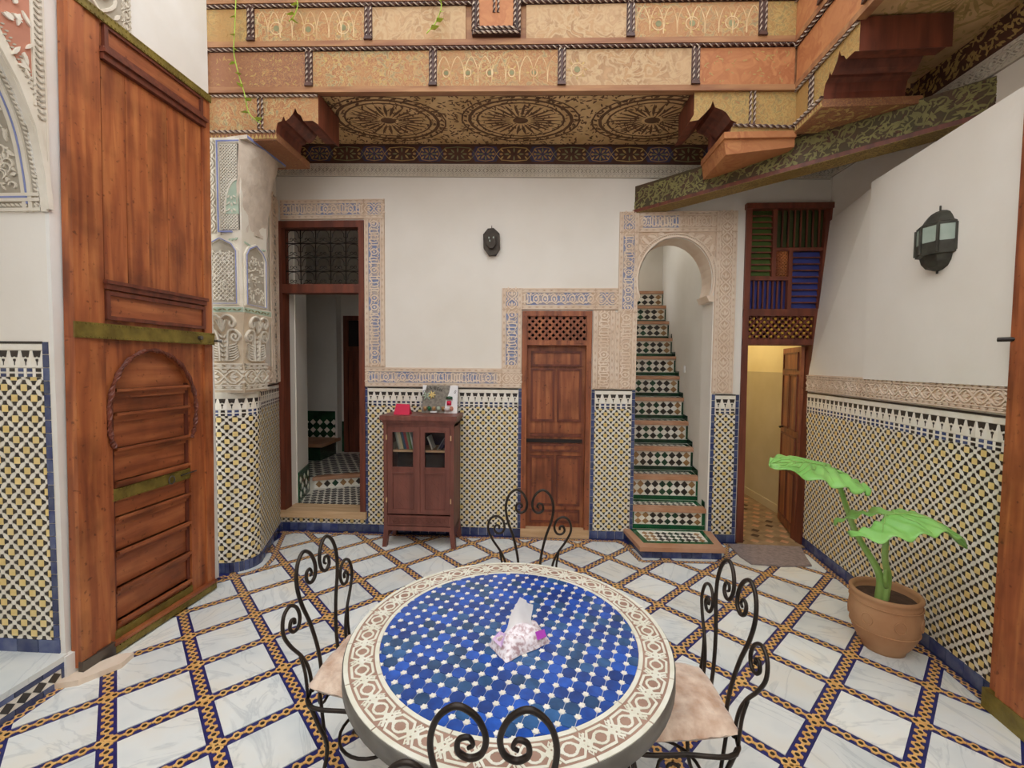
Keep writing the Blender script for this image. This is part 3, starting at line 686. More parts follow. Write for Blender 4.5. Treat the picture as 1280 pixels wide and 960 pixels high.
# carved spandrel of the opening: red ground between pale leaves
def in_sp(y, z):
    # outside the arch, inside the frame
    for k in range(len(half) - 1):
        (y0, z0), (y1, z1) = half[k], half[k + 1]
        if y1 <= y <= y0: return z > z0 + (z1 - z0) * (y - y0) / (y1 - y0) + .05
    return False
spq = [(2.138, 2.66)] + half[1:] + [(1.27, 3.9), (2.138, 3.9)]
sl = MB(); sl.slab(FLW, spq, -.002, .008, 0)
sl.rect(FLW, 2.085, 2.95, 2.095, 3.9, 0, .012, 1); sl.rect(FLW, 2.136, 2.6, 2.146, 3.9, 0, .010, 1)
rp_ = [(2.08, 3.08)] + [(y - .005, z + .10) for y, z in half[3:]] + [(1.3, 3.86), (2.08, 3.86)]
sl.slab(FLW, rp_, .004, .010, 2)
for pth, wd, hh in ((half, .016, .016),): sl.ribbon(FLW, [(y, z + .012) for y, z in pth], .024, 0, hh, 1)
for k in range(34):
    for t in (0, 1): sl.slab(FLW, lens(2.108 + t * .017, 2.9 + k * .03, .013, .0045, .7 if t else -.7, 3), .006, .014, 3)
for k in range(420):
    a_, b_ = rnd.uniform(1.3, 2.07), rnd.uniform(2.9, 3.86)
    if in_sp(a_, b_ - .06): sl.slab(FLW, lens(a_, b_, rnd.uniform(.014, .032), rnd.uniform(.006, .010), rnd.random() * PI, 4), .008, .018 + .004 * rnd.random(), 1)
pts = [V((p.x, p.y)) for p in cr([(y, z, 0) for y, z in half], 8)]
for k in range(4, len(pts) - 1, 1):
    d = (pts[k + 1] - pts[k]).normalized(); nn = V((d.y, -d.x)) * -1
    q = pts[k] + V((abs(d.y), abs(d.x))) * .055
    if q.x > 2.12: continue
    for t in (-.011, .011): sl.slab(FLW, lens(q.x + t, q.y + abs(t), .010, .004, rnd.random() * .4 + .4, 3), .006, .013, 3)
sl.build('spandrel_carving', ['stucco_w', 'stucco_w', 'red_st', 'stucco_wbg'], wall_left, kind='stuff')
up = MB(); up.rect(FLW, 2.30, 3.66, 2.63, 4.9, 0, .008, 0)
carve(up, lambda a, b, c=0.: FLW(a, b, c + .008), 2.30, 3.66, 2.56, 4.9, .01, 1, 0, 4, False); carve(up, lambda a, b, c=0.: FLW(a, b, c + .008), 2.565, 3.66, 2.63, 4.9, .008, 1, 0, 9, False)
up.build('carved_window_surround', ['stucco_wbg', 'stucco_w'], wall_left, kind='stuff')
MB().rect(FLW, 2.115, 0, 2.20, .14, 0, .03).build('plaster_foot', 'rough_white', wall_left)
MB().slab(WORLD, [(-2.478, 2.06), (-2.37, 2.10), (-2.27, 2.24), (-2.285, 2.33), (-2.36, 2.31), (-2.40, 2.24), (-2.478, 2.2)], 0, .03).build('hinge_stone', 'stucco', wall_left)
# sill step of the opening
sill = MB().box((-3.25, .40, .0), (-2.47, 2.138, .115)).build('trim_1', 'white', label='raised marble sill with blue tile and checkered face in the arched opening', cat='step', kind='structure')
MB().box((-3.25, .40, .115), (-2.462, 2.138, .145)).build('sill_slab', 'marble', sill)
FS = FR((-2.47, 0, 0), YA, ZA, XA)
for i in range(14):
    y0 = 2.135 - (i + 1) * .12
    for z0, z1 in ((.002, .03), (.088, .113)): MB().rect(FS, y0 + .002, z0, y0 + .118, z1, 0, .008).build('border_tile', 'zblue', sill, origin=FS(y0 + .06, z0, 0))
MB().rect(FS, 2.105, .032, 2.135, .086, 0, .008).build('border_tile', 'zblue', sill)
MB().rect(FS, .4, .03, 2.104, .088, 0, .003).build('tile_bed', 'zwhite', sill)
for i in range(24):
    c_ = 2.07 - i * .068; q = [(c_ - .031, .059), (c_, .033), (c_ + .031, .059), (c_, .085)]
    MB().slab(FS, q, 0, .007).build('diamond_tile', 'zblack', sill, origin=FS(c_, .059, 0))
    q = clip([(c_ + .003, .0325), (c_ + .034, .0585), (c_ + .065, .0325)], rectp(.4, 0, 2.103, 1))
    if i: MB().slab(FS, q, 0, .006).build('triangle_tile', 'zwhite', sill); MB().slab(FS, [(x, .118 - z) for x, z in q], 0, .006).build('triangle_tile', 'zwhite', sill)

# ================================================================== RIGHT WALL
RO = V((2.558, 4.28, 0)); DR = V((-.104, -1, 0)).normalized(); NR = V((-DR.y, DR.x, 0)) * -1
NR = V((-1, .104, 0)).normalized()
FRW = FR(RO, DR, ZA, NR)
wr = MB(); LED = 3.035
wr.rect(FRW, 0, 0, 6.6, 1.62, -.35, 0, 0); wr.rect(FRW, .86, 1.62, 6.6, LED, -.35, 0, 0)
wr.add([FRW(0, 1.62, 0), FRW(.86, 1.62, 0), FRW(.86, LED, 0), FRW(0, LED, -.125), FRW(0, LED, -.35), FRW(.86, LED, -.35), FRW(-.0, 1.62, -.35)], [[0, 1, 2, 3], [3, 2, 5, 4], [0, 3, 4, 6]])
wall_right = wr.build('wall_right', 'white', label='white right wall with long zellige dado and carved stucco band', cat='wall', kind='structure')
# thicker plaster nearer the camera, upper wall set back behind the ledge
MB().rect(FRW, .86, 1.61, 6.6, LED + .02, -.3, .028).build('plaster_face', 'white', wall_right)
MB().box((2.70, -2.2, 2.9), (2.9, 4.4, 3.9)).build('upper_wall', 'white', wall_right)
dado(FRW, .0, 2.06, .078, 1.462, wall_right, 300, ph=(.02, 1.25))
skirting(FRW, .0, 2.06, wall_right, .085, .12)
stucco_band(FRW, .0, 1.472, 2.08, 1.622, wall_right, 0, 21, False, .01)
FUR = FR((2.70, 4.28, 0), -YA, ZA, -XA)
stucco_band(FUR, 0, 3.44, 6, 3.56, wall_right, 0, 31, False, mats=('stucco_wbg', 'stucco_w'))
fz = MB(); fz.rect(FUR, 0, 3.56, 6, 3.75, 0, .02, 0); vines(fz, lambda a, b, c=0.: FUR(a, b, c + .02), 0, 3.57, 3.2, 3.74, 1, .002, 1700, 8, .026)
fz.build('painted_frieze', ['frieze_r', 'frieze_y'], wall_right)

# ================================================================== PIER on the left, carrying the gallery
pier = thing('tiled_pier', 'stucco and zellige pier with carved leafy capital beside the big wooden door leaf', 'pier', (-2.45, 3.5, 0), kind='structure')
plan = cr([(-2.66, 3.335, 0), (-2.52, 3.335, 0), (-2.41, 3.36, 0), (-2.335, 3.43, 0), (-2.315, 3.53, 0), (-2.345, 3.62, 0)], 6)
pl_c = [0.]
for p, q in zip(plan, plan[1:]): pl_c.append(pl_c[-1] + (q - p).length)
def FPC(a, b, c=0.):
    a = min(max(a, 0), pl_c[-1] - 1e-6); k = 0
    while pl_c[k + 1] < a: k += 1
    t = (a - pl_c[k]) / (pl_c[k + 1] - pl_c[k]); p = plan[k].lerp(plan[k + 1], t); d = (plan[min(k + 2, len(plan) - 1)] - plan[max(k - 1, 0)]).normalized()
    return V((p.x + d.y * c, p.y - d.x * c, b))
sh = MB(); N_ = 40
sh.add([FPC(pl_c[-1] * i / N_, z) for i in range(N_ + 1) for z in (0, 1.456)], [[2 * i, 2 * i + 2, 2 * i + 3, 2 * i + 1] for i in range(N_)]); sh.add([FPC(pl_c[-1] * i / N_, 1.456) for i in range(N_ + 1)], [list(range(N_ + 1))])
sh.build('shaft', 'grout', pier)
aw = pl_c[-1]
zb, P = merlons(.02, aw - .005, 1.452); P += zell_pieces(.02, .085, aw - .005, zb, .0575, (.10, zb - .03))
def pdist(q): x, y = sum(p[0] for p in q) / len(q), sum(p[1] for p in q) / len(q); return cam_dist(FPC(x, y)) - (3 if x < .04 else 0)
P.sort(key=lambda t: -area(t[1]))
for mi, q in P[:300]:
    cx, cy = sum(p[0] for p in q) / len(q), sum(p[1] for p in q) / len(q)
    MB().slab(FPC, q, -.001, .004).build('zellige_tile', ZM[mi], pier, origin=FPC(cx, cy))
mb = MB()
for mi, q in P[300:]: mb.slab(FPC, q, -.001, .004, mi)
mb.build('zellige_field', ZM, pier, kind='stuff')
n_ = 16
for i in range(n_): MB().rect(FPC, .02 + i * (aw - .03) / n_, 0, .02 + (i + 1) * (aw - .03) / n_ - .003, .08, 0, .009).build('skirting_tile', 'zblue', pier, origin=FPC(.02 + (i + .5) * (aw - .03) / n_, .04))
# return wall between the pier and the back wall
r0, r1 = V((-2.345, 3.62, 0)), V((-2.575, 4.28, 0)); dr_ = (r1 - r0); Lr = dr_.length
FRT = FR(r0, dr_, ZA, V((dr_.y, -dr_.x, 0)))
wall_return = MB().rect(FRT, -.02, 0, Lr, 3.8, -.3, 0).build('wall_return', 'white', label='narrow slanted return wall between the pier and the left doorway', cat='wall', kind='structure')
dado(FRT, 0, Lr, .085, 1.49, wall_return, ph=(0., .02)); skirting(FRT, 0, Lr, wall_return)
stucco_band(FRT, Lr - .34, 1.5, Lr - .01, 3.29, wall_return, 1, 61, False, mats=('stucco_wbg', 'stucco'))
stucco_band(FRT, 0, 1.5, Lr - .35, 1.66, wall_return, 0, 62, False)
# collar, capital, abacus, impost block
BX0, BX1, BY0, BY1 = -2.66, -2.30, 3.35, 3.64
def tier(mb, z0, z1, e0, e1, m=0):
    """block frustum with front (y min) and right (x max) faces; e = outward growth at bottom and top"""
    b = [(BX0, BY1 + e0, z0), (BX0, BY0 - e0, z0), (BX1 + e0, BY0 - e0, z0), (BX1 + e0, BY1 + e0, z0)]
    t = [(BX0, BY1 + e1, z1), (BX0, BY0 - e1, z1), (BX1 + e1, BY0 - e1, z1), (BX1 + e1, BY1 + e1, z1)]
    mb.add(b + t, [[0, 1, 2, 3], [7, 6, 5, 4], [0, 4, 5, 1], [1, 5, 6, 2], [2, 6, 7, 3], [3, 7, 4, 0]], m)
m1 = MB(); tier(m1, 1.455, 1.69, .005, .005); m1.build('collar', 'cap_bg', pier)
FPF = FR((0, BY0, 0), XA, ZA, -YA); FPS = FR((BX1, 0, 0), YA, ZA, XA)
cv = MB()
for f_, a0, a1 in ((FPF, -2.60, BX1), (FPS, BY0, BY1)):
    f2 = lambda a, b, c=0., f_=f_: f_(a, b, c + .005)
    carve(cv, f2, a0, 1.475, a1, 1.685, .012, 0, 0, 6, True)
cv.build('collar_carving', 'stucco_w', pier, kind='stuff')
cp = MB(); tier(cp, 1.69, 1.86, -.005, .0); tier(cp, 1.86, 2.0, .0, .022); tier(cp, 2.0, 2.075, .022, .04); cp.build('capital', 'cap_bg', pier)
vo = MB()
for f_, a0, a1 in ((FPF, -2.60, BX1), (FPS, BY0, BY1)):
    f2 = lambda a, b, c=0., f_=f_: f_(a, b, c + .004 + max(0, (b - 1.86)) * .17)
    mid = (a0 + a1) / 2; hw = (a1 - a0) / 2
    def path(pts, w_, h_): vo.ribbon(f2, [(p.x, p.y) for p in cr([(x, z, 0) for x, z in pts], 5)], w_, -.004, h_)
    for s_ in (-1, 1):
        c_, z_ = mid + s_ * hw * .66, 1.895
        path([(mid + s_ * hw * .2, 1.705), (mid + s_ * hw * .22, 1.82), (mid + s_ * hw * .34, 1.93), (c_, z_ + .055), (c_ + s_ * .04, z_ + .01), (c_ + s_ * .012, z_ - .033), (c_ - s_ * .026, z_ - .012), (c_ - s_ * .012, z_ + .02), (c_ + s_ * .014, z_ + .008), (c_ + s_ * .002, z_ - .01)], .0125, .02)
        path([(mid + s_ * hw * .02, 2.035), (mid + s_ * hw * .3, 2.062), (mid + s_ * hw * .62, 2.045), (mid + s_ * hw * .74, 2.005), (mid + s_ * hw * .6, 1.972), (mid + s_ * hw * .46, 1.99), (mid + s_ * hw * .52, 2.015)], .012, .02)
        for k in range(7): path([(mid + s_ * hw * .30, 1.71 + k * .019), (mid + s_ * hw * (.55 + .02 * k), 1.715 + k * .021), (mid + s_ * hw * (.84 - .03 * k), 1.745 + k * .017)], .009, .014)
        for k in range(6): vo.slab(f2, lens(mid + s_ * .017, 1.72 + k * .036, .02, .0075, 1.57 - s_ * .7, 3), 0, .014)
    vo.slab(f2, lens(mid, 1.985, .055, .024, 1.57, 4), 0, .016)
    for k in range(5): path([(mid, 1.94), (mid + (k - 2) * .012, 1.985), (mid + (k - 2) * .02, 2.025)], .005, .02)
vo.build('capital_leaves', 'stucco_w', pier)
m1 = MB(); tier(m1, 2.075, 2.13, .03, .035); m1.build('abacus', 'stucco_w', pier)
gv = MB()
for f_, a0, a1 in ((FPF, -2.60, BX1 + .03), (FPS, BY0 - .03, BY1 + .03)):
    f2 = lambda a, b, c=0., f_=f_: f_(a, b, c + .034); gv.rect(f2, a0, 2.085, a1, 2.122, -.01, .001, 1)
    k = 0
    while a0 + (k + 1) * .04 < a1: gv.slab(f2, lens(a0 + (k + .5) * .04, 2.104, .019, .006, .4 if k % 2 else -.4, 3), 0, .005, 0); k += 1
gv.build('abacus_trim', ['frieze_g', 'green_st'], pier)
m1 = MB(); tier(m1, 2.13, 3.42, .012, .012); m1.build('impost_block', 'stucco_w', pier)
ic = MB()
FPF2 = lambda a, b, c=0.: FPF(a, b, c + .012); FPS2 = lambda a, b, c=0.: FPS(a, b, c + .012)
def arched(mb, f_, a0, a1, z0, z1, seed, lat):
    mid, hw = (a0 + a1) / 2, (a1 - a0) / 2 - .008
    o = [(mid - hw, z0), (mid - hw, z1 - .10), (mid - hw * .72, z1 - .045), (mid, z1), (mid + hw * .72, z1 - .045), (mid + hw, z1 - .10), (mid + hw, z0)]
    mb.slab(f_, o, -.002, .001, 3)
    mb.ribbon(f_, o, .026, 0, .014, 0, True); mb.ribbon(f_, [((x - mid) * .96 + mid, (z - z0 - .2) * .985 + z0 + .2) for x, z in o], .006, 0, .018, 1, True)
    r_ = random.Random(seed)
    if lat:
        lattice_panel(mb, f_, mid - hw * .78, z0 + .03, mid + hw * .78, z1 - .11, .034, .004, 0, .010, 0)
    for k in range(90):
        x, z = r_.uniform(mid - hw * .75, mid + hw * .75), r_.uniform(z0 + .03, z1 - .1)
        mb.slab(f_, lens(x, z, .013, .005, r_.random() * PI, 3), 0, .009, 0)
    for s_ in (-1, 1):
        for k in range(4): mb.slab(f_, lens(mid + s_ * hw * (.95 - .2 * k), z1 - .01 - .004 * k, .014, .006, s_ * .7, 3), 0, .01, 2)
arched(ic, FPF2, -2.60, -2.315, 2.15, 2.66, 1, True)
arched(ic, FPS2, BY0 + .01, BY1 - .01, 2.15, 2.64, 2, False)
# upper front: carved strip, lilac bordered lattice
carve(ic, FPF2, -2.60, 2.69, -2.485, 3.40, .010, 0, 0, 8, False)
ic.rect(FPF2, -2.478, 2.68, -2.452, 3.40, 0, .012, 0); ic.rect(FPF2, -2.47, 2.70, -2.460, 3.395, 0, .016, 1); ic.rect(FPF2, -2.47, 3.385, -2.29, 3.395, 0, .016, 1); ic.rect(FPF2, -2.47, 2.70, -2.36, 2.71, 0, .016, 1)
ic.rect(FPF2, -2.478, 3.375, -2.29, 3.41, 0, .012, 0)
ic.rect(FPF2, -2.60, 2.69, -2.485, 3.40, -.002, .001, 3)
ic.build('impost_carving', ['stucco_w', 'lilac', 'green_st', 'stucco_wbg'], pier, kind='stuff')
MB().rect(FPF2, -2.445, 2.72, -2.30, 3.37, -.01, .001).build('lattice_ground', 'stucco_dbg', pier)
lt = MB(); lattice_panel(lt, FPF2, -2.445, 2.72, -2.31, 3.37, .024, .0045, 0, .010); lt.build('lattice_panel', 'stucco_w', pier)
qa = [(-2.305 - .105 * math.sin(t), 2.84 + .26 * math.cos(t)) for t in [PI / 2 * k / 8 for k in range(9)]]
mb = MB(); mb.slab(FPF2, qa + [(-2.305, 2.84)], 0, .011, 0); mb.ribbon(FPF2, qa, .012, 0, .018, 1)
for k in range(12): mb.slab(FPF2, lens(-2.40 + .08 * (k % 4) / 3.5, 2.86 + .05 * (k // 4) + .01 * (k % 2), .014, .006, k * .8, 3), .01, .017, 1)
mb.build('lattice_arch', ['green_st', 'stucco_w'], pier)
# broken plaster console on the right side of the impost
cs = MB(); rr = random.Random(2)
prof = [(3.36, 2.78, .0), (3.33, 2.95, .02), (3.31, 3.12, .05), (3.335, 3.25, .07), (3.34, 3.40, .075)]
rows = []
for k in range(11):
    t = k / 10; z = 2.72 + .68 * t; y1 = 3.665 + .14 * t ** 1.5; e = .015 + .085 * t ** 1.6; row = []
    y0 = BY0 - .02 - .01 * math.sin(t * 3) + max(0, .03 - t * .1)
    for q in range(9):
        s_ = q / 8; row.append(V((BX1 - .02 * (s_ < .1) + e * math.sin(PI * (.12 + .76 * s_)) + rr.uniform(-.008, .008), y0 + (y1 - y0) * s_, z + (rr.uniform(-.008, .008) if 0 < k < 10 else 0))))
    rows.append(row)
cs.add([p for r_ in rows for p in r_], [[k * 9 + q, k * 9 + q + 1, (k + 1) * 9 + q + 1, (k + 1) * 9 + q] for k in range(10) for q in range(8)])
cs.add([(BX1 - .1, BY0, 3.40), (BX1 + .08, BY0 - .03, 3.40), (BX1 + .09, 3.82, 3.40), (BX1 - .1, 3.82, 3.40), (BX1 - .1, BY0, 3.43), (BX1 + .08, BY0 - .03, 3.43), (BX1 + .09, 3.82, 3.43), (BX1 - .1, 3.82, 3.43)], [[0, 1, 2, 3], [4, 5, 6, 7], [0, 1, 5, 4], [1, 2, 6, 5], [2, 3, 7, 6]])
cs.build('broken_console', 'broken', pier, True)
MB().add([(BX1 + .083, BY0 - .03, 3.405), (BX1 + .094, 3.82, 3.405), (BX1 + .094, 3.82, 3.425), (BX1 + .083, BY0 - .03, 3.425)], [[0, 1, 2, 3]]).build('console_line', 'lilac', pier)

# ================================================================== GALLERY: soffit, painted balcony fronts, corbels
FG = FR((0, 3.4, 0), XA, ZA, -YA)
FGS = lambda a, b, c=0.: FG(a, b + sag(a), c)
ceil_ = MB(); 
def soff(x, y): return V((x, y, 3.775 + sag(x)))
FSO = lambda a, b, c=0.: V((a, b, 3.775 + sag(a) - c))
ceil_.rect(FSO, -2.7, 3.425, 2.75, 4.4, -.12, 0)
ceil_.rect(lambda a, b, c=0.: V((a, b, 3.735 - c)), 1.87, -2.2, 2.8, 3.4, -.12, 0)
ceiling = ceil_.build('ceiling', 'soffit', label='underside of the gallery painted with brown rosettes', cat='ceiling', kind='structure')
ro = MB(); f2 = FSO
EX = 1.45
for cx in (-1.30, -.155, .95, 2.0):
    fe = lambda a, b, c=0., cx=cx: FSO(cx + (a - cx) * EX, 3.84 + (b - 3.84) * 1., c)
    rosette(ro, fe, cx, 3.84, .06, .235, 26, 0, 0, .002, .5); ro.slab(fe, ngon(cx, 3.84, .045, 14), 0, .002, 0)
    for r_, w_ in ((.255, .012), (.30, .02), (.345, .01)): ring(ro, fe, cx, 3.84, r_, w_, 0)
    for k in range(30):
        a = 2 * PI * k / 30; ro.slab(fe, lens(cx + .325 * math.cos(a), 3.84 + .325 * math.sin(a), .018, .009, a + 1, 3), 0, .002, 0)
vines(ro, FSO, -2.6, 3.42, 2.7, 4.27, 0, .0018, 620, 12, .026)
FSR = lambda a, b, c=0.: V((a, b, 3.735 - c))
for cy in (2.6, 1.5): rosette(ro, FSR, 2.33, cy, .06, .26, 26, 1, 0, .002, .5); ring(ro, FSR, 2.33, cy, .3, .02, 1)
vines(ro, FSR, 1.95, 1.2, 2.69, 3.4, 1, .0018, 620, 13, .026)
ro.rect(FSO, -2.6, 3.485, 2.0, 3.492, 0, .003, 0)
ro.build('soffit_painting', ['soffit_d', 'frieze_y'], ceiling, kind='stuff')

bal = thing('painted_balcony', 'old painted wooden balcony front with rope mouldings above the back wall', 'balcony', (-.3, 3.4, 3.45))
def row_panels(fr, xs, z0, z1, c, mats, rnames=True, off=.0):
    for k in range(len(xs) - 1):
        a0, a1 = xs[k] + .03, xs[k + 1] - .03
        o = MB().rect(fr, a0, z0 + .035, a1, z1 - .03, c - .03, c).build('painted_panel', mats[k % len(mats)], bal if fr is FGS else bal2)
    return
def row_frame(fr, x0, x1, xs, z0, z1, c, parent, depth=.05):
    mb = MB(); mb.rect(fr, x0, z0, x1, z1, c - depth, c - .012, 0); mb.rect(fr, x0, z0 - .006, x1, z0 + .035, c - depth, c + .004, 0)
    mb.build('balcony_boards', 'ledge', parent)
    mb = MB()
    mb.rect(fr, x0, z1 - .028, x1, z1 - .004, c - depth, c + .002, 0); mb.rope(fr(x0, z1 - .016, c + .012), fr(x1, z1 - .016, c + .012), .0105, .045, (0, 0, 0, 1))
    mb.build('rope_moulding', ['ropew', 'ropel'], parent)
    for x in xs:
        mb = MB(); mb.rect(fr, x - .03, z0 + .055, x + .03, z1 - .02, c - .03, c + .006, 0)
        for s_ in (-.017, .017): mb.rope(fr(x + s_, z0 + .06, c + .010), fr(x + s_, z1 - .02, c + .010), .0085, .04, (0, 0, 1, 1))
        mb.slab(fr, [(x - .032, z0 + .035), (x + .032, z0 + .035), (x + .024, z0 + .06), (x - .024, z0 + .06)], c - .02, c + .02, 0)
        mb.build('rope_divider', ['ropew', 'ropel'], parent)
XL, XR_ = -2.58, 1.87
Z0, Z1, Z2, Z3, Z4 = 3.485, 3.745, 4.07, 4.375, 4.75
row1 = [-1.758, -.80, .166, 1.138]; row2 = [-2.198, -1.286, .66, 1.595]
row_frame(FGS, XL, XR_, row1, Z1, Z2, .02, bal); row_frame(FGS, XL, XR_, row2, Z2, Z3, .04, bal); row_frame(FGS, XL, XR_, [-2.5, -1.7, .2, 1.1], Z3, Z4, .06, bal)
row_panels(FGS, [XL] + row1 + [XR_], Z1, Z2, .02, ['panel_c', 'panel_a', 'panel_a', 'panel_b', 'panel_o'])
row_panels(FGS, [XL] + [-2.198, -1.286, -.52], Z2, Z3, .04, ['panel_y', 'panel_a', 'panel_b']); row_panels(FGS, [-.13, .66, 1.595, XR_], Z2, Z3, .04, ['panel_b', 'panel_a', 'panel_y'])
row_panels(FGS, [XL, -1.7, .2, XR_], Z3, Z4, .06, ['panel_b', 'panel_a', 'panel_b'])
# stepped tab hanging in the middle of the upper row
tb = MB(); tb.slab(FGS, [(-.50, Z3 + .02), (-.50, Z2 + .055), (-.14, Z2 + .055), (-.14, Z3 + .02)], 0, .06, 0)
tb.slab(FGS, [(-.46, Z3 + .02), (-.44, Z2 + .10), (-.20, Z2 + .10), (-.18, Z3 + .02)], .05, .072, 2)
for (p, q) in (((-.49, Z2 + .065), (-.15, Z2 + .065)), ((-.47, Z2 + .095), (-.17, Z2 + .095)), ((-.49, Z2 + .07), (-.49, Z3)), ((-.455, Z2 + .11), (-.455, Z3)), ((-.15, Z2 + .07), (-.15, Z3)), ((-.185, Z2 + .11), (-.185, Z3)), ((-.335, Z2 + .2), (-.335, Z3)), ((-.305, Z2 + .2), (-.305, Z3))):
    tb.rope(FGS(*p, .072), FGS(*q, .072), .010, .04, (0, 0, 1, 1))
tb.build('hanging_tab', ['ropew', 'ropel', 'panel_o'], bal)
# painted figures on some panels
pg = MB()
for k in range(5):
    cx = -.70 + k * .165; f2 = lambda a, b, c=0.: FGS(a, b, c + .02)
    ring(pg, f2, cx, Z1 + .13, .03, .007, 3, 0, .0015, 12, .8); pg.slab(f2, ngon(cx, Z1 + .13, .017, 10), 0, .001, 1); rosette(pg, f2, cx, Z1 + .13, .032, .06, 6, 0, 0, .001, .3)
for (x, z, c) in ((-2.0, Z2 + .13, .04), (-1.75, Z2 + .12, .04), (-1.48, Z2 + .13, .04), (.86, Z2 + .13, .04), (1.1, Z2 + .13, .04), (1.38, Z2 + .13, .04), (.28, Z1 + .15, .02)):
    f2 = lambda a, b, q=0., c=c: FGS(a, b, q + c); ring(pg, f2, x, z, .045, .007, 3, 0, .0015, 14, 1.); pg.slab(f2, ngon(x, z, .022, 12), 0, .001, 1); rosette(pg, f2, x, z, .05, .075, 8, 0, 0, .001, .3)
for (x0, x1, z0, c, sd) in ((-2.5, -1.85, Z1, .02, 1), (-1.7, -.85, Z1, .02, 2), (-2.5, -2.24, Z2, .04, 3), (1.2, 1.8, Z1, .02, 5)):
    vines(pg, lambda a, b, q=0., c=c: FGS(a, b, q + c), x0, z0 + .05, x1, z0 + .27, 2 if sd % 2 else 0, .001, 420, sd, .022)
for k in range(9):
    for (x0, st_, z0, c) in ((-2.16, .095, Z2, .04), (.70, .098, Z2, .04), (-.77, .104, Z1, .02)):
        f2 = lambda a, b, q=0., c=c: FGS(a, b, q + c); x_ = x0 + k * st_
        pg.ribbon(f2, [(p.x, p.y) for p in cr([(x_, z0 + .06, 0), (x_ + .008, z0 + .17, 0), (x_ + st_ / 2, z0 + .25, 0), (x_ + st_ - .008, z0 + .17, 0), (x_ + st_, z0 + .06, 0)], 4)], .006, 0, .0012, 3)
pg.build('panel_painting', ['frieze_y', 'frieze_g', 'panel_y', 'pale_paint'], bal, kind='stuff')
# end corbel blocks with lobed cut-outs
cutL = [(-2.038, 3.455), (-2.038, 3.50), (-2.026, 3.555), (-1.992, 3.568), (-1.976, 3.604), (-1.960, 3.567), (-1.934, 3.585), (-1.902, 3.62), (-1.882, 3.665), (-1.868, 3.627), (-1.838, 3.607), (-1.82, 3.565), (-1.744, 3.565), (-1.70, 3.535)]
def corbel(name, fr, outer, cut, c0, parent, face_mat, depth):
    poly = outer + cut
    mb = MB(); mb.slab(fr, poly, -depth, c0, 1, True, ms=0); return mb.build(name, ['wood_d', face_mat], parent)
blkL = corbel('corbel_block', FG, [(-1.70, 3.775), (XL, 3.79), (XL, 3.455)], cutL, .0, bal, 'panel_a', .36)
mb = MB(); mb.rope(FG(XL, 3.765, .01), FG(-1.70, 3.748, .01), .0095, .04, (0, 0, 1, 1)); mb.rope(FG(XL, 3.492, .012), FG(-2.04, 3.485, .012), .011, .045, (0, 0, 1, 1))
for s_ in (-.015, .015): mb.rope(FG(-2.158 + s_, 3.51, .008), FG(-2.158 + s_, 3.755, .008), .009, .04, (0, 0, 1, 1))
mb.build('rope_moulding', ['ropew', 'ropel'], bal)
mb = MB(); mb.rect(FG, XL, 3.42, -2.03, 3.475, -.5, .008, 0)
for k in range(18): mb.slab(FG, [(XL + .02 + k * .03, 3.43), (XL + .045 + k * .03, 3.43), (XL + .0325 + k * .03, 3.465)], .006, .014, 1)
mb.build('carved_lintel', ['panel_c', 'frieze_y'], bal)
cutR = [(1.142, 3.55), (1.113, 3.50), (1.176, 3.51), (1.215, 3.55), (1.26, 3.60), (1.276, 3.646), (1.294, 3.599), (1.341, 3.581), (1.376, 3.558), (1.412, 3.505), (1.453, 3.487), (1.419, 3.459), (1.40, 3.40)]
corbel('corbel_block', FG, [(1.87, 3.40), (1.87, 3.72), (1.142, 3.74)], cutR, .0, bal, 'panel_y', .36)
mb = MB(); mb.rect(FG, 1.36, 3.37, 1.875, 3.415, -.45, .012, 0); mb.slab(FG, [(1.385, 3.26), (1.875, 3.31), (1.875, 3.37), (1.37, 3.37)], -.45, -.01, 0, True); mb.build('corbel_plank', 'panel_o', bal)
mb = MB(); mb.rope(FG(1.42, 3.462, .012), FG(1.87, 3.44, .012), .011, .045, (0, 0, 1, 1)); mb.rope(FG(1.142, 3.725, .01), FG(1.87, 3.705, .01), .0095, .04, (0, 0, 1, 1))
for s_ in (-.015, .015): mb.rope(FG(1.558 + s_, 3.47, .008), FG(1.558 + s_, 3.70, .008), .009, .04, (0, 0, 1, 1))
mb.build('rope_moulding', ['ropew', 'ropel'], bal)
MB().rect(FG, 1.375, 3.40, 1.87, 3.70, -.34, -.30).build('corbel_back', 'wood_d', bal)
# right balcony, running towards the viewer
bal2 = thing('painted_balcony', 'painted balcony front running along the right side above the diagonal beam', 'balcony', (1.86, 1.5, 3.4))
FGR = FR((1.87, 3.4, 0), V((-.03, -1, 0)), ZA, V((-1, .03, 0)))
row_frame(FGR, 0, 5.4, [.75, 1.75], 3.71, 4.02, .02, bal2); row_frame(FGR, 0, 5.4, [.35, 1.2], 4.02, 4.32, .04, bal2); row_frame(FGR, 0, 5.4, [.6, 1.5], 4.32, 4.75, .06, bal2)
row_panels(FGR, [0, .75, 1.75, 5.4], 3.71, 4.02, .02, ['panel_o', 'panel_o', 'panel_a']); row_panels(FGR, [0, .35, 1.2, 5.4], 4.02, 4.32, .04, ['panel_o', 'panel_b', 'panel_o']); row_panels(FGR, [0, .6, 1.5, 5.4], 4.32, 4.75, .06, ['panel_b', 'panel_a', 'panel_b'])
cut = [(.33, 3.44), (.33, 3.49), (.345, 3.54), (.375, 3.555), (.39, 3.59), (.405, 3.555), (.43, 3.575), (.46, 3.61), (.48, 3.655), (.495, 3.615), (.525, 3.595), (.545, 3.56), (.62, 3.555), (.66, 3.53)]
corbel('corbel_block', FGR, [(.66, 3.72), (0, 3.72), (0, 3.44)], cut, .0, bal2, 'panel_y', .5)
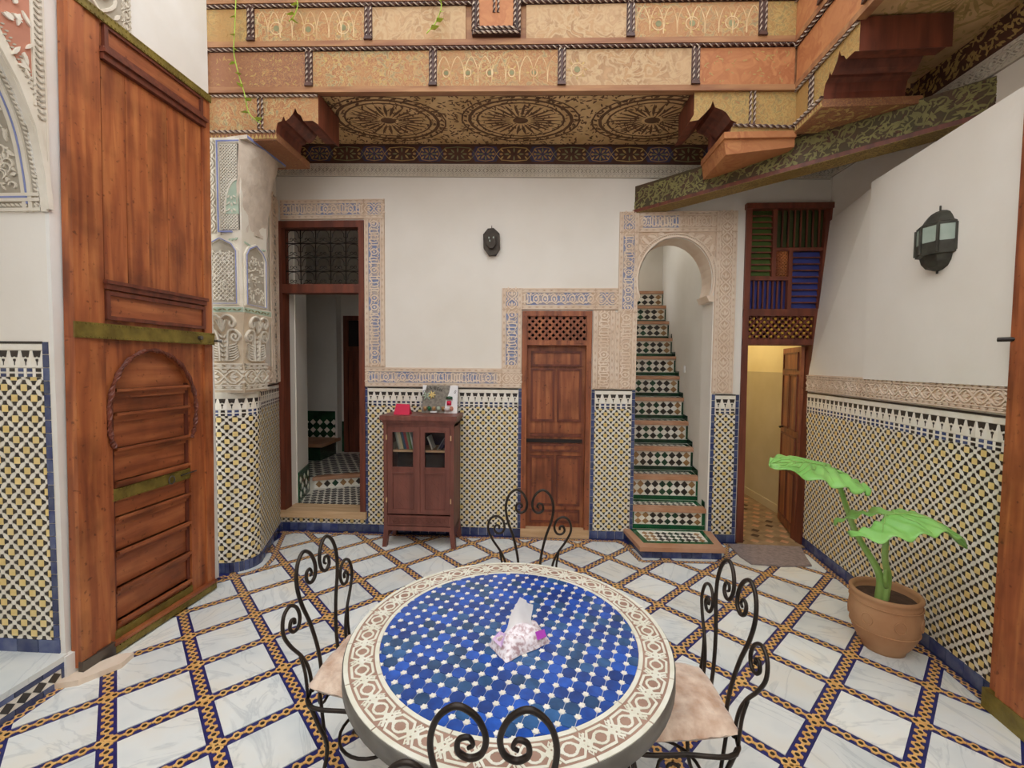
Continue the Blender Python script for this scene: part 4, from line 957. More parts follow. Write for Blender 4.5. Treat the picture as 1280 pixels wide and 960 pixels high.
mb = MB(); mb.rect(FGR, 0, 3.395, .34, 3.445, -.6, .008, 0, True)
for k in range(11): mb.slab(FGR, [(.01 + k * .03, 3.403), (.035 + k * .03, 3.403), (.0225 + k * .03, 3.436)], .006, .014, 1)
vines(mb, lambda a, b, c=0.: FGR(a, 3.395 - c, b), .01, -.58, .33, 0, 1, .002, 700, 3, .03)
mb.build('carved_lintel', ['panel_c', 'frieze_y'], bal2)
mb = MB(); mb.rope(FGR(0, 3.462, .012), FGR(.335, 3.462, .012), .011, .045, (0, 0, 1, 1)); mb.rope(FGR(0, 3.70, .012), FGR(.66, 3.70, .012), .0095, .04, (0, 0, 1, 1))
for s_ in (-.015, .015): mb.rope(FGR(.2 + s_, 3.47, .008), FGR(.2 + s_, 3.70, .008), .009, .04, (0, 0, 1, 1))
mb.build('rope_moulding', ['ropew', 'ropel'], bal2)
# diagonal painted beam from the back wall to the right wall
b0_, b1_ = V((.87, 4.29, 3.145)), V((2.78, 2.74, 3.215)); db = (b1_ - b0_); Lb = db.length; db.normalize()
nb = V((db.y, -db.x, 0)).normalized(); nb = nb if nb.y < 0 else -nb
FBM = lambda a, b, c=0.: b0_ + db * a + ZA * b + nb * (c - .02)
beam = thing('diagonal_beam', 'dark beam painted with olive foliage, spanning the back corner diagonally', 'beam', tuple(b0_))
bm_ = MB(); bm_.slab(FBM, [(-.05, 0), (Lb, 0), (Lb, .215), (-.05, .235)], -.16, 0, 0, True); bm_.build('beam_core', 'beam_bg', beam)
bm_ = MB(); vines(bm_, FBM, -.03, .02, Lb - .02, .21, 0, .003, 1500, 21, .03); vines(bm_, FBM, -.03, .02, Lb - .02, .21, 1, .003, 350, 22, .024)
for k in range(26):
    x_ = .03 + k * (Lb - .1) / 26
    bm_.ribbon(FBM, [(p.x, p.y) for p in cr([(x_, .03, 0), (x_ + .03, .09, 0), (x_ + .09, .12, 0), (x_ + .11, .17, 0), (x_ + .07, .19, 0), (x_ + .05, .16, 0)], 4)], .007, 0, .0035, 0)
bm_.build('foliage_painting', ['beam_v', 'frieze_r'], beam, kind='stuff')
bm_ = MB(); bm_.rect(FBM, -.05, -.012, Lb, .016, -.16, .012); bm_.build('beam_edge', 'wood_d', beam)
FBU = lambda a, b, c=0.: FBM(a, -.012 - c, -b)
bm_ = MB(); bm_.rect(FBU, -.05, -.01, Lb, .16, -.002, .004); bm_.build('beam_underside', 'beam_u', beam)
# upper storey walls, plus an unseen white wall added behind the camera for bounce
MB().box((-2.75, 4.45, 3.9), (3.0, 4.6, 6.2)).build('wall_upper_back', 'white', label='white upper storey wall above the back balcony', cat='wall', kind='structure')
MB().box((2.85, -2.2, 3.9), (3.0, 4.5, 6.2)).build('wall_upper_right', 'white', label='white upper storey wall above the right balcony', cat='wall', kind='structure')
MB().box((-2.6, -2.3, 0), (3.0, -2.2, 3.6)).build('wall_front_bounce', 'white', label='unseen white wall added behind the viewer to bounce light into the courtyard', cat='wall', kind='structure')

# ================================================================== DOORS
def panel(mb, fr, a0, b0, a1, b1, c=0., d=.012, mo=.014, m=0, ml=1):
    """raised frame moulding with recessed field"""
    mb.rect(fr, a0 + mo, b0 + mo, a1 - mo, b1 - mo, c - .01, c + d * .35, m)
    for (x0, y0, x1, y1) in ((a0, b0, a1, b0 + mo), (a0, b1 - mo, a1, b1), (a0, b0, a0 + mo, b1), (a1 - mo, b0, a1, b1)): mb.rect(fr, x0, y0, x1, y1, c - .005, c + d, ml)
# central cedar door
door_1 = thing('door_1', 'narrow cedar door with pierced lattice above, between the bookcase and the stairs', 'door', (.2, 4.28, 0), kind='structure')
mb = MB()
for r_ in ((-.137, 0, -.088, 2.212), (.482, 0, .532, 2.212), (-.088, 2.165, .482, 2.212), (-.088, 1.885, .482, 1.93)): mb.rect(FB, *r_, -.12, .018)
mb.build('door_frame', 'wood_c', door_1)
mb = MB(); mb.rect(FB, -.137, 0, .532, .085, -.12, .03); mb.build('threshold', 'palewood', door_1)
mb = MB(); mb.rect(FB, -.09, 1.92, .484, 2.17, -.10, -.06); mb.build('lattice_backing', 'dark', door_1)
mb = MB(); lattice_panel(mb, FB, -.088, 1.93, .482, 2.165, .066, .0155, -.04, -.005); mb.build('lattice', 'wood_c', door_1)
mb = MB(); mb.rect(FB, -.09, .085, .484, 1.89, -.10, -.05); leaf_1 = mb.build('door_leaf', 'wood_c', door_1)
F1 = lambda a, b, c=0.: FB(a, b, c - .05)
for r_ in ((-.05, 1.68, .445, 1.83), (-.05, 1.14, .185, 1.66), (.21, 1.14, .445, 1.66), (-.05, .99, .445, 1.02), (-.05, .84, .445, .92), (-.05, .30, .185, .80), (.21, .30, .445, .80), (-.05, .13, .445, .26)):
    mb = MB(); panel(mb, F1, *r_, 0, .016, .02); mb.build('door_panel', ['wood_c', 'wood_d'], leaf_1)
mb = MB(); mb.rect(F1, -.09, .93, .46, .965, 0, .012); mb.build('strap', 'dark', leaf_1)
# left doorway: frame, iron grille, sill
door_2 = thing('door_2', 'tall dark red doorway frame with wrought iron grille over the passage', 'doorway', (-2.1, 4.28, 0), kind='structure')
mb = MB()
for r_ in ((-2.575, .15, -2.515, 3.085), (-1.745, .15, -1.69, 3.085), (-2.515, 3.02, -1.745, 3.085), (-2.515, 2.385, -1.745, 2.47)): mb.rect(FB, *r_, -.10, .02)
mb.build('door_frame', 'wood_d', door_2)
mb = MB(); mb.rect(FB, -2.56, .135, -1.68, .205, -.2, .035); mb.build('door_sill', 'palewood', door_2)
gw = (-1.745 + 2.515) / 5; gh = (3.02 - 2.47) / 4
mb = MB()
for i in range(6): mb.tube([FB(-2.515 + i * gw, 2.47, -.05), FB(-2.515 + i * gw, 3.02, -.05)], .0055, 5)
for j in range(5): mb.tube([FB(-2.515, 2.47 + j * gh, -.05), FB(-1.745, 2.47 + j * gh, -.05)], .0055, 5)
mb.build('grille_bars', 'iron', door_2)
cell = MB()
for s_ in (-1, 1):
    cell.tube(cr([(s_ * x, 0, z) for x, z in [(0.0, .128), (.034, .120), (.056, .09), (.058, .06), (.070, .052)]], 4), .0032, 5)
    cell.tube(cr([(s_ * x, 0, z) for x, z in [(.074, .002), (.04, .016), (.010, .026), (.004, .040), (.016, .050), (.030, .044), (.030, .032)]], 4), .0032, 5)
cm = None
for i in range(5):
    for j in range(4):
        loc = FB(-2.515 + (i + .5) * gw, 2.472 + j * gh, -.05)
        if cm is None: o = cell.build('grille_scroll', 'iron', door_2, origin=(0, 0, 0)); cm = o.data
        else: o = bpy.data.objects.new('grille_scroll', cm); C.objects.link(o); o.parent = door_2
        o.location = loc - V(door_2['_o'])
# corner door with coloured shutters
door_3 = thing('door_3', 'corner door frame with green and blue slatted shutters and gilt stud lattice', 'doorway', (2.25, 4.28, 0), kind='structure')
mb = MB()
mb.slab(FB, [(1.935, 2.22), (1.985, 2.22), (2.0, 0), (1.935, 0)], -.15, .02)
mb.slab(FB, [(2.575, 2.22), (2.62, 2.22), (2.585, 0), (2.53, 0)], -.15, .02)
mb.rect(FB, 1.935, 1.90, 2.62, 1.955, -.15, .02); mb.rect(FB, 1.935, 2.17, 2.635, 2.235, -.15, .02)
mb.rect(FB, 1.925, 3.15, 2.70, 3.20, -.15, .05)
mb.slab(FB, [(1.935, 2.235), (1.985, 2.235), (1.985, 3.15), (1.935, 3.15)], -.15, .03); mb.slab(FB, [(2.605, 2.235), (2.645, 2.235), (2.70, 3.15), (2.65, 3.15)], -.15, .03)
mb.rect(FB, 2.18, 2.52, 2.215, 3.15, -.1, .02); mb.rect(FB, 1.985, 2.50, 2.36, 2.535, -.1, .02); mb.rect(FB, 2.33, 2.235, 2.365, 2.80, -.1, .02); mb.rect(FB, 2.215, 2.77, 2.63, 2.80, -.1, .02)
mb.build('door_frame', 'wood_d', door_3)
mb = MB(); mb.rect(FB, 1.94, 2.23, 2.70, 3.16, -.12, -.05); mb.rect(FB, 1.95, 1.95, 2.6, 2.18, -.12, -.06); mb.build('backing', 'dark', door_3)
def shutter(x0, z0, x1, z1, n, horiz, m, dz):
    for k in range(n):
        if horiz:
            h = (z1 - z0) / n; q = MB().add([FB(x0, z0 + k * h, -.005), FB(x1, z0 + k * h, -.005), FB(x1, z0 + (k + .95) * h, -.022), FB(x0, z0 + (k + .95) * h, -.022)], [[0, 1, 2, 3]]); q.rect(FB, x0, z0 + k * h - .004, x1, z0 + k * h + .008, -.01, .004, 1)
        else:
            h = (x1 - x0) / n; q = MB().add([FB(x0 + k * h, z0, -.005), FB(x0 + (k + .95) * h, z0, -.02), FB(x0 + (k + .95) * h, z1, -.02), FB(x0 + k * h, z1, -.005)], [[0, 1, 2, 3]]); q.rect(FB, x0 + k * h - .004, z0, x0 + k * h + .008, z1, -.01, .004, 1)
        q.build('shutter_slat', [m, 'wood_d'], door_3)
shutter(1.985, 2.535, 2.18, 3.15, 11, True, 'shut_g', 0); shutter(2.215, 2.80, 2.655, 3.15, 8, False, 'shut_dg', 0); shutter(1.985, 2.235, 2.33, 2.50, 8, False, 'shut_b', 0); shutter(2.365, 2.235, 2.625, 2.77, 9, True, 'shut_b', 0)
mb = MB(); lattice_panel(mb, FB, 2.215, 2.535, 2.33, 2.77, .03, .006, -.03, .0); mb.build('carved_square', 'wood', door_3)
mb = MB(); lattice_panel(mb, FB, 1.99, 1.955, 2.58, 2.17, .056, .011, -.05, -.01); mb.build('stud_lattice', 'wood_d', door_3)
sm = None
for j in range(6):
    for i in range(9):
        x = 2.012 + i * .066 + (.033 if j % 2 else 0); z = 1.978 + j * .034
        if x > 2.575: continue
        if sm is None: o = MB().lathe([(.0001, .013), (.009, .010), (.0135, .004), (.0135, 0)], (0, 0, 0), 8).build('gilt_stud', 'gold', door_3, origin=(0, 0, 0)); sm = o.data
        else: o = bpy.data.objects.new('gilt_stud', sm); C.objects.link(o); o.parent = door_3
        o.location = FB(x, z, -.012) - V(door_3['_o']); o.rotation_euler = (PI / 2, 0, 0)
# its open leaf, swung inward on the right jamb
hx, hy = 2.53, 4.36
la = V((.16, .62, 0)).normalized(); FD3 = FR((hx, hy, 0), la, ZA, V((-la.y, la.x, 0)))
leaf3 = MB().slab(FD3, [(0, .03), (.60, .03), (.60, 1.89), (0, 1.89)], -.03, 0, 0, True).build('door_leaf', 'wood_c', door_3)
for r_ in ((.06, 1.66, .54, 1.84), (.06, 1.06, .29, 1.62), (.31, 1.06, .54, 1.62), (.06, .70, .54, 1.0), (.06, .12, .29, .64), (.31, .12, .54, .64)):
    mb = MB(); panel(mb, FD3, *r_, 0, .012, .016); mb.build('door_panel', ['wood_c', 'wood_d'], leaf3)
mb = MB(); mb.tube([FD3(.46, 1.06, .0), FD3(.46, 1.06, .05), FD3(.40, 1.06, .055)], .008, 6); mb.build('door_handle', 'iron', leaf3)
# big left leaf with wicket door
door_4 = thing('door_4', 'huge reddish cedar door leaf with brass straps and an arched wicket door', 'door', (-2.43, 2.63, 0), kind='structure')
FL4_ = FR((-2.432, 2.158, 0), V((.04, .898, 0)), ZA, V((.898, -.04, 0)))
def FL4(a, b, c=0.): return FL4_(a + .013 * b, b, c)
WL = .935
wk = [(.205, .10), (.205, 1.20), (.182, 1.30), (.185, 1.47), (.235, 1.62), (.33, 1.725), (.455, 1.765), (.58, 1.735), (.685, 1.655), (.76, 1.52), (.785, 1.38), (.77, 1.24), (.745, 1.17), (.745, .10)]
mb = MB()
mb.rect(FL4, 0, 1.82, WL, 3.60, -.04, 0, 0, True)
mb.slab(FL4, [(0, .05), (0, 1.83), (WL, 1.83), (WL, .05), (.745, .06)] + list(reversed(wk[:-1])) + [(.205, .05)], -.04, 0, 0)
body = mb.build('leaf_boards', 'wood', door_4)
mb = MB(); mb.rect(FL4, -.0, .05, .075, 3.60, 0, .022); mb.rect(FL4, .075, .05, .165, 3.60, 0, .012); mb.build('stile', 'wood', door_4)
mb = MB(); mb.rect(FL4, .865, .05, WL, 3.60, 0, .015); mb.build('stile', 'wood', door_4)
mb = MB(); panel(mb, FL4, .185, 3.43, .87, 3.565, .0, .022, .022); mb.build('door_panel', ['wood_h', 'wood_d'], door_4)
mb = MB(); mb.rect(FL4, .17, 3.36, .885, 3.43, 0, .03); mb.rect(FL4, .165, 3.395, .89, 3.415, 0, .045); mb.build('moulding', 'wood_d', door_4)
for k in range(5): MB().rect(FL4, .175 + k * .138, 2.15, .175 + (k + 1) * .138 - .002, 3.355, 0, .004 + .002 * (k % 2)).build('board', 'wood', door_4, origin=FL4(.175 + k * .138, 2.15, 0))
mb = MB(); mb.rect(FL4, .165, 2.10, .875, 2.15, 0, .028); mb.rect(FL4, .16, 2.13, .88, 2.15, 0, .04); mb.build('moulding', 'wood_d', door_4)
mb = MB(); panel(mb, FL4, .17, 1.93, .87, 2.09, 0, .022, .022); mb.build('door_panel', ['wood_h', 'wood_d'], door_4)
def strap(fr, a0, b0, a1, b1, c, parent):
    mb = MB(); mb.rect(fr, a0, b0, a1, b1, c - .01, c)
    n = int((a1 - a0) / .022)
    for k in range(n):
        for z in (b0 + .008, b1 - .008): mb.slab(fr, ngon(a0 + (k + .5) * (a1 - a0) / n, z, .004, 5), c, c + .004)
    return mb.build('brass_strap', 'brass', parent)
strap(FL4, -.005, 1.82, WL + .005, 1.905, .03, door_4); strap(FL4, .03, 3.56, WL, 3.61, .03, door_4)
mb = MB(); mb.tube([FL4(.80, 1.865, .03), FL4(.80, 1.865, .05)], .014, 8); mb.tube([FL4(.94, 1.85, .02), FL4(.94, 1.85, .06), FL4(.955, 1.85, .075)], .010, 8); mb.build('bolt', 'steel', door_4)
mb = MB(); pts = [FL4(a, b, .012) for a, b in [(p.x, p.y) for p in cr([(a, b, 0) for a, b in wk[1:-1]], 5)]]
L_ = len(pts); mb.tube(pts, .013, 8, (0, 0, 0, 0), rot=[i * .9 for i in range(L_)], prof=[1.25, .95, .72, .95, 1.25, .95, .72, .95]); mb.build('arch_rope', 'wood_d', door_4)
mb = MB(); mb.slab(FL4, wk, -.045, -.028, 0, True); wkt = mb.build('wicket_door', 'wood_h', door_4)
for z in (1.50, 1.36, 1.155, .96, .75, .55, .335, .14):
    mb = MB(); wl_ = .225 if z < 1.6 else .3
    mb.rect(FL4, .225, z, .735, z + .036, -.04, -.006); mb.rect(FL4, .225, z + .02, .735, z + .036, -.04, .012); mb.rect(FL4, .225, z - .02, .735, z, -.04, -.016); mb.build('wicket_rail', 'wood_h', wkt)
for a in (.215, .735): mb = MB(); mb.rect(FL4, a - .012, .1, a + .012, 1.55, -.04, -.015); mb.build('wicket_stile', 'wood_d', wkt)
strap(FL4, .19, .885, .765, .955, -.004, wkt)
mb = MB(); mb.tube([FL4(.58 + .022 * math.cos(t), .915 + .026 * math.sin(t), .012) for t in [2 * PI * k / 12 for k in range(12)]], .0045, 6, 0, True); mb.tube([FL4(.66, .925, .005), FL4(.78, .93, .012)], .005, 6); mb.build('ring_pull', 'steel', wkt)
strap(FL4, .20, .075, .75, .125, .0, door_4); strap(FL4, .17, -.0 + .012, WL, .06, .028, door_4)
mb = MB(); mb.rect(FL4, .0, .012, .175, .085, 0, .03); mb.build('metal_patch', 'steel', door_4)
mb = MB(); mb.rect(FL4, .17, .06, WL, .078, 0, .034); mb.build('bottom_rail', 'wood_h', door_4)
# jamb at the right edge
door_5 = thing('door_5', 'brown wooden door post with iron hinge pin at the end of the right dado', 'door', (2.36, 2.0, 0), kind='structure')
FR5 = lambda a, b, c=0.: FRW(a + 2.035, b, c)
mb = MB(); mb.rect(FR5, 0, .10, .9, 3.55, 0, .06, 0, True); mb.rect(FR5, .06, .10, .9, 3.55, .05, .085, 0); mb.build('door_stile', 'wood', door_5)
mb = MB(); mb.rect(FR5, -.004, .0, .9, .10, 0, .09); mb.build('brass_foot', 'brass', door_5)
mb = MB(); mb.tube([FR5(.02, 1.84, .05), FR5(-.03, 1.84, .09)], .011, 8); mb.build('hinge_pin', 'iron', door_5)

# ================================================================== STAIRCASE behind the arch
stairs = thing('staircase', 'steep tiled staircase with terracotta nosings climbing behind the arch', 'staircase', (1.3, 4.3, 0))
def xr(y): return 1.655 + .105 * max(0, y - 4.4)
SX0 = .945
dm = {}
NST = 11
for k in range(NST):
    z0 = .10 if k == 0 else .316 + .25 * (k - 1); z1 = .316 + .25 * k; y = 4.315 + .25 * k; X1 = xr(y + .1)
    z0_ = 0 if k == 0 else z0 - .1
    mb = MB(); mb.box((SX0, y, z0_), (X1, y + .30, z1 - .012)); mb.build('step_core', 'zwhite', stairs)
    mb = MB()
    for q in range(2): pass
    FRS = FR((0, y, 0), XA, ZA, -YA)
    MB().rect(FRS, SX0, z1 - .04, X1, z1 + .0, -.06, .03).build('nosing', 'terra_step', stairs)
    # green frame of the riser
    hi = z1 - .05; lo = z0 + .045
    for (x0, a, x1, b) in ((SX0, z0, X1, lo), (SX0, lo, SX0 + .03, hi), (X1 - .03, lo, X1, hi)):
        MB().rect(FRS, x0, a + .002, x1, b - .002, -.01, .005).build('green_tile', 'zgreen' if k < 2 else 'zdgreen', stairs)
    n = 9; xa, xb = SX0 + .035, X1 - .035; p = (xb - xa) / n; h = (hi - lo) / 2
    seq = ['zbrown', 'zbrown', 'zblack', 'zblack', 'zdgreen', 'zdgreen', 'zblack', 'zblack', 'zbrown'] if k < 3 else ['zbrown', 'zblack', 'zblack', 'zdgreen', 'zblack', 'zdgreen', 'zblack', 'zblack', 'zbrown']
    for i in range(n):
        for j in range(2):
            cx, cz = xa + (i + .5) * p, lo + (j + .5) * h
            MB().slab(FRS, [(cx - p * .48, cz), (cx, cz - h * .48), (cx + p * .48, cz), (cx, cz + h * .48)], -.004, .004).build('diamond_tile', seq[i], stairs, origin=FRS(cx, cz, 0))
    # tread inlay
    FT = lambda a, b, c=0., z1=z1: V((a, b, z1 - .012 + c))
    mb = MB(); mb.rect(FT, SX0, y + .04, X1, y + .25, -.01, .008, 0)
    for i in range(10):
        for j in range(2):
            cx, cy = SX0 + .06 + (i + .5) * (X1 - SX0 - .12) / 10, y + .09 + j * .06; w_ = (X1 - SX0 - .12) / 20
            mb.rect(FT, SX0 + .05, y + .065, X1 - .05, y + .185, 0, .009, 1) if i + j == 0 else None
            mb.slab(FT, [(cx - w_, cy), (cx, cy - .03), (cx + w_, cy), (cx, cy + .03)], 0, .010, 2)
    mb.build('tread_tiles', ['zgreen' if k < 2 else 'zdgreen', 'zwhite', 'zblack'], stairs)
# first plinth step standing out in front of the wall
pl = [(.87, 4.275), (.93, 3.845), (1.665, 3.86), (1.70, 4.275)]
MB().slab(WORLD, [(.90, 4.28), (.955, 3.875), (1.645, 3.89), (1.675, 4.28)], 0, .075, 0).build('plinth_core', 'zblue', stairs)
MB().slab(WORLD, pl, .068, .105, 0, True).build('plinth_nosing', 'terra_step', stairs)
MB().slab(WORLD, [(.93, 4.275), (.985, 3.945), (1.605, 3.96), (1.625, 4.275)], .1, .108, 0).build('green_border', 'zgreen', stairs)
MB().slab(WORLD, [(.985, 4.235), (1.03, 3.985), (1.57, 4.0), (1.58, 4.235)], .1, .110, 0).build('tread_bed', 'zwhite', stairs)
for i in range(9):
    for j in range(3):
        cx, cy = 1.045 + i * .06, 4.02 + j * .072
        MB().slab(WORLD, [(cx - .028, cy), (cx, cy - .034), (cx + .028, cy), (cx, cy + .034)], .105, .113).build('diamond_tile', ['zbrown', 'zbrown', 'zblack', 'zblack', 'zdgreen', 'zdgreen', 'zblack', 'zblack', 'zbrown'][i], stairs, origin=(cx, cy, .11))
FPL = FR((.955, 3.873, 0), V((1, .02, 0)), ZA, V((.02, -1, 0)))
for i in range(8): MB().rect(FPL, i * .0862 + .002, .002, (i + 1) * .0862 - .002, .066, -.004, .006).build('plinth_tile', 'zblue', stairs, origin=FPL(i * .0862, .03, 0))
# stairwell walls
mb = MB()
mb.add([(xr(4.4) + .005, 4.40, 0), (xr(6.8) + .005, 6.9, 0), (xr(6.8) + .005, 6.9, 4.6), (xr(4.4) + .005, 4.40, 4.6)], [[0, 1, 2, 3]])
mb.add([(.5, 6.9, 0), (2.1, 6.9, 0), (2.1, 6.9, 4.6), (.5, 6.9, 4.6)], [[0, 1, 2, 3]])
mb.add([(.93, 4.5, 0), (.93, 6.3, 0), (.93, 6.3, 4.6), (.93, 4.5, 4.6)], [[0, 1, 2, 3]])
ws = mb.build('wall_stairwell', 'white', label='white plaster walls enclosing the tiled staircase', cat='wall', kind='structure')
MB().rect(FR((1.69, 5.0, 0), V((.105, 1, 0)), ZA, V((-1, .105, 0))), .12, 1.62, .18, 1.70, 0, .012).build('light_switch', 'paper', ws)
mb = MB()
for k in range(NST):
    y = 4.315 + .25 * k; z1 = .316 + .25 * k
    mb.add([(xr(y) - .004 + .002, y + .005, z1), (xr(y + .25) - .002, y + .25, z1), (xr(y + .25) - .002, y + .25, z1 + .06), (xr(y) - .002, y + .005, z1 + .06)], [[0, 1, 2, 3]])
mb.build('stair_skirting', 'zdgreen', ws)
MB().box((.5, 6.1, 3.55), (2.3, 6.95, 3.65)).build('stair_shade_slab', 'white', ws)  # slab added over the back of the stairwell to darken it
MB().box((.5, 6.3, 0), (.93, 6.36, 3.6)).build('landing_wall', 'white', ws)

# ================================================================== PASSAGE behind the left doorway
wp = MB()
wp.slab(WORLD, [(-2.75, 4.5), (-2.52, 4.5), (-2.64, 4.95), (-2.75, 4.95)], 0, 3.4, 0, True); wp.box((-4.3, 6.6, 0), (-3.05, 6.7, 3.4)); wp.box((-3.06, 6.55, 0), (-3.03, 6.8, 3.4)); wp.box((-3.05, 6.72, 0), (-1.4, 6.8, 3.4)); wp.box((-1.55, 4.5, 0), (-1.45, 6.8, 3.4)); wp.box((-4.4, 4.5, 0), (-4.3, 6.7, 3.4)); wp.box((-4.3, 4.45, 0), (-2.75, 4.55, 3.4))
wall_passage = wp.build('wall_passage', 'white', label='white walls of the dim passage behind the left doorway', cat='wall', kind='structure')
MB().box((-4.4, 4.5, 3.35), (-1.4, 6.9, 3.45)).build('ceiling_passage', 'white', label='plain ceiling of the dim passage', cat='ceiling', kind='structure')  # unseen ceiling, closed right across to darken the passage
fp = MB(); fp.box((-4.3, 4.3, .0), (-1.5, 6.8, .195)); floor_p = fp.build('floor_passage', 'zwhite', label='checkered black and white tile floor of the passage with raised step', cat='floor', kind='structure')
st_f = [V((-2.62, 5.05)), V((-1.5, 5.55))]
mb = MB()
for i in range(22):
    for j in range(11):
        x, y = -2.56 + i * .075 + (.0 if j % 2 else .0375), 4.36 + j * .085
        if y > 5.05 + (x + 2.62) * .446 - .06 or x > -1.52: continue
        mb.slab(WORLD, [(x - .034, y), (x, y - .042), (x + .034, y), (x, y + .042)], .19, .198, 0)
mb.build('dark_floor_tiles', 'zblack', floor_p)
mb = MB(); mb.slab(WORLD, [(-4.3, 5.05), (-2.62, 5.05), (-1.5, 5.55), (-1.5, 6.8), (-4.3, 6.8)], .19, .30, 0); mb.build('raised_floor', 'zwhite', floor_p)
mb = MB(); mb.slab(WORLD, [(-2.63, 5.02), (-1.5, 5.52), (-1.5, 5.63), (-2.63, 5.13)], .295, .335, 0, True); mb.build('step_nosing', 'terra_step', floor_p)
mb = MB()
for i in range(20):
    for j in range(14):
        x, y = -3.9 + i * .12 + (.0 if j % 2 else .06), 5.2 + j * .11
        if y < 5.05 + (x + 2.62) * .446 + .12 or x > -1.55 or y > 6.6: continue
        mb.slab(WORLD, [(x - .056, y), (x, y - .052), (x + .056, y), (x, y + .052)], .29, .303, 0)
mb.build('dark_floor_tiles', 'zblack', floor_p)
FSP = FR((-2.62, 5.05, 0), V((1.12, .5, 0)), ZA, V((.5, -1.12, 0)))
for i in range(13): MB().slab(FSP, [(.05 + i * .09 - .038, .245), (.05 + i * .09, .205), (.05 + i * .09 + .038, .245), (.05 + i * .09, .287)], 0, .006).build('diamond_tile', ['zbrown', 'zblack', 'zdgreen', 'zbrown'][i % 4], floor_p, origin=FSP(.05 + i * .09, .245, 0))
mb = MB(); mb.slab(WORLD, [(-2.75, 4.52), (-2.51, 4.52), (-2.63, 4.96), (-2.75, 4.96)], .195, .52); mb.build('green_dado', 'zgreen', wall_passage)
FGD = FR((-2.51, 4.52, 0), V((-.12, .44, 0)), ZA, V((.44, .12, 0))); mb = MB()
for i in range(5):
    for j in range(3): mb.slab(FGD, [(.05 + i * .08 - .035, .27 + j * .08), (.05 + i * .08, .235 + j * .08), (.05 + i * .08 + .035, .27 + j * .08), (.05 + i * .08, .305 + j * .08)], 0, .004, (i + j) % 2)
mb.build('dado_tiles', ['zwhite', 'zdgreen'], wall_passage)
FPB = FR((0, 6.6, 0), XA, ZA, -YA)
mb = MB(); mb.rect(FPB, -4.3, .3, -3.05, .95, 0, .01); mb.rect(FR((0, 6.72, 0), XA, ZA, -YA), -3.05, .3, -2.9, .78, 0, .01); mb.build('green_dado', 'zdgreen', wall_passage)
mb = MB()
for i in range(11):
    for j in range(4): mb.slab(FPB, ngon(-4.2 + i * .11, .42 + j * .12, .045, 4), .01, .016)
mb.build('dado_tiles', 'zwhite', wall_passage)
mb = MB(); mb.box((-4.3, 6.05, .3), (-3.05, 6.6, .50)); mb.build('bench_base', 'zdgreen', wall_passage); MB().box((-4.3, 6.0, .50), (-3.0, 6.6, .545)).build('bench_nosing', 'terra_step', wall_passage)
door_6 = thing('door_6', 'dark brown panelled door at the far end of the passage', 'door', (-2.7, 6.7, .3), kind='structure')
FP6 = FR((0, 6.72, 0), XA, ZA, -YA)
mb = MB()
for r_ in ((-2.98, .3, -2.91, 2.42), (-2.25, .3, -2.18, 2.42), (-2.91, 2.35, -2.25, 2.42), (-2.91, 1.88, -2.25, 1.95)): mb.rect(FP6, *r_, 0, .05)
mb.build('door_frame', 'wood_d', door_6); MB().rect(FP6, -2.91, 1.95, -2.25, 2.35, 0, .01).build('transom', 'dark', door_6)
lf6 = MB().rect(FP6, -2.91, .3, -2.25, 1.88, 0, .025).build('door_leaf', 'wood_d', door_6)
for r_ in ((-2.85, 1.2, -2.6, 1.8), (-2.56, 1.2, -2.31, 1.8), (-2.85, .4, -2.6, 1.1), (-2.56, .4, -2.31, 1.1)):
    mb = MB(); panel(mb, lambda a, b, c=0.: FP6(a, b, c + .025), *r_); mb.build('door_panel', ['wood_d', 'wood_d'], lf6)

# ================================================================== STOREROOM behind the corner door
mb = MB(); mb.box((2.80, 4.5, 0), (2.9, 7.2, 1.63)); mb.box((1.72, 4.55, 0), (1.80, 7.2, 3.0)) if False else None
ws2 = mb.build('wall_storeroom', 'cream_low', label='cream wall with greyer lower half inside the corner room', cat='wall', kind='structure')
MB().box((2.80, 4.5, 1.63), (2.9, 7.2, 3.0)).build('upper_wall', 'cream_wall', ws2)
MB().box((2.0, 7.1, 0), (2.9, 7.2, 3.0)).build('end_wall', 'cream_wall', ws2)
MB().box((2.0, 4.53, 2.95), (2.9, 7.2, 3.05)).build('room_ceiling', 'cream_wall', ws2)
MB().box((2.79, 4.5, 0), (2.805, 7.2, .10)).build('baseboard', 'cream_low', ws2)
mb = MB(); mb.box((1.94, 4.2, -.003), (2.85, 7.2, .006)); fs = mb.build('floor_storeroom', 'store_floor', label='worn terracotta tile floor inside the corner room', cat='floor', kind='structure')
for i in range(6):
    for j in range(16):
        x, y = 1.98 + i * .14 + (.07 if j % 2 else 0), 4.32 + j * .14
        if x + .045 < 2.78: MB().slab(WORLD, ngon(x + .02, y, .045, 4), .004, .008).build('floor_tile', 'soil' if (i * 3 + j) % 4 == 0 else 'terra_step', fs, origin=(x, y, .005))
lp = bpy.data.lights.new('storeroom_bulb', 'POINT'); lp.energy = 11; lp.color = (1., .82, .48); lp.shadow_soft_size = .08
lo = bpy.data.objects.new('storeroom_bulb', lp); C.objects.link(lo); lo.location = (2.35, 5.6, 2.7)

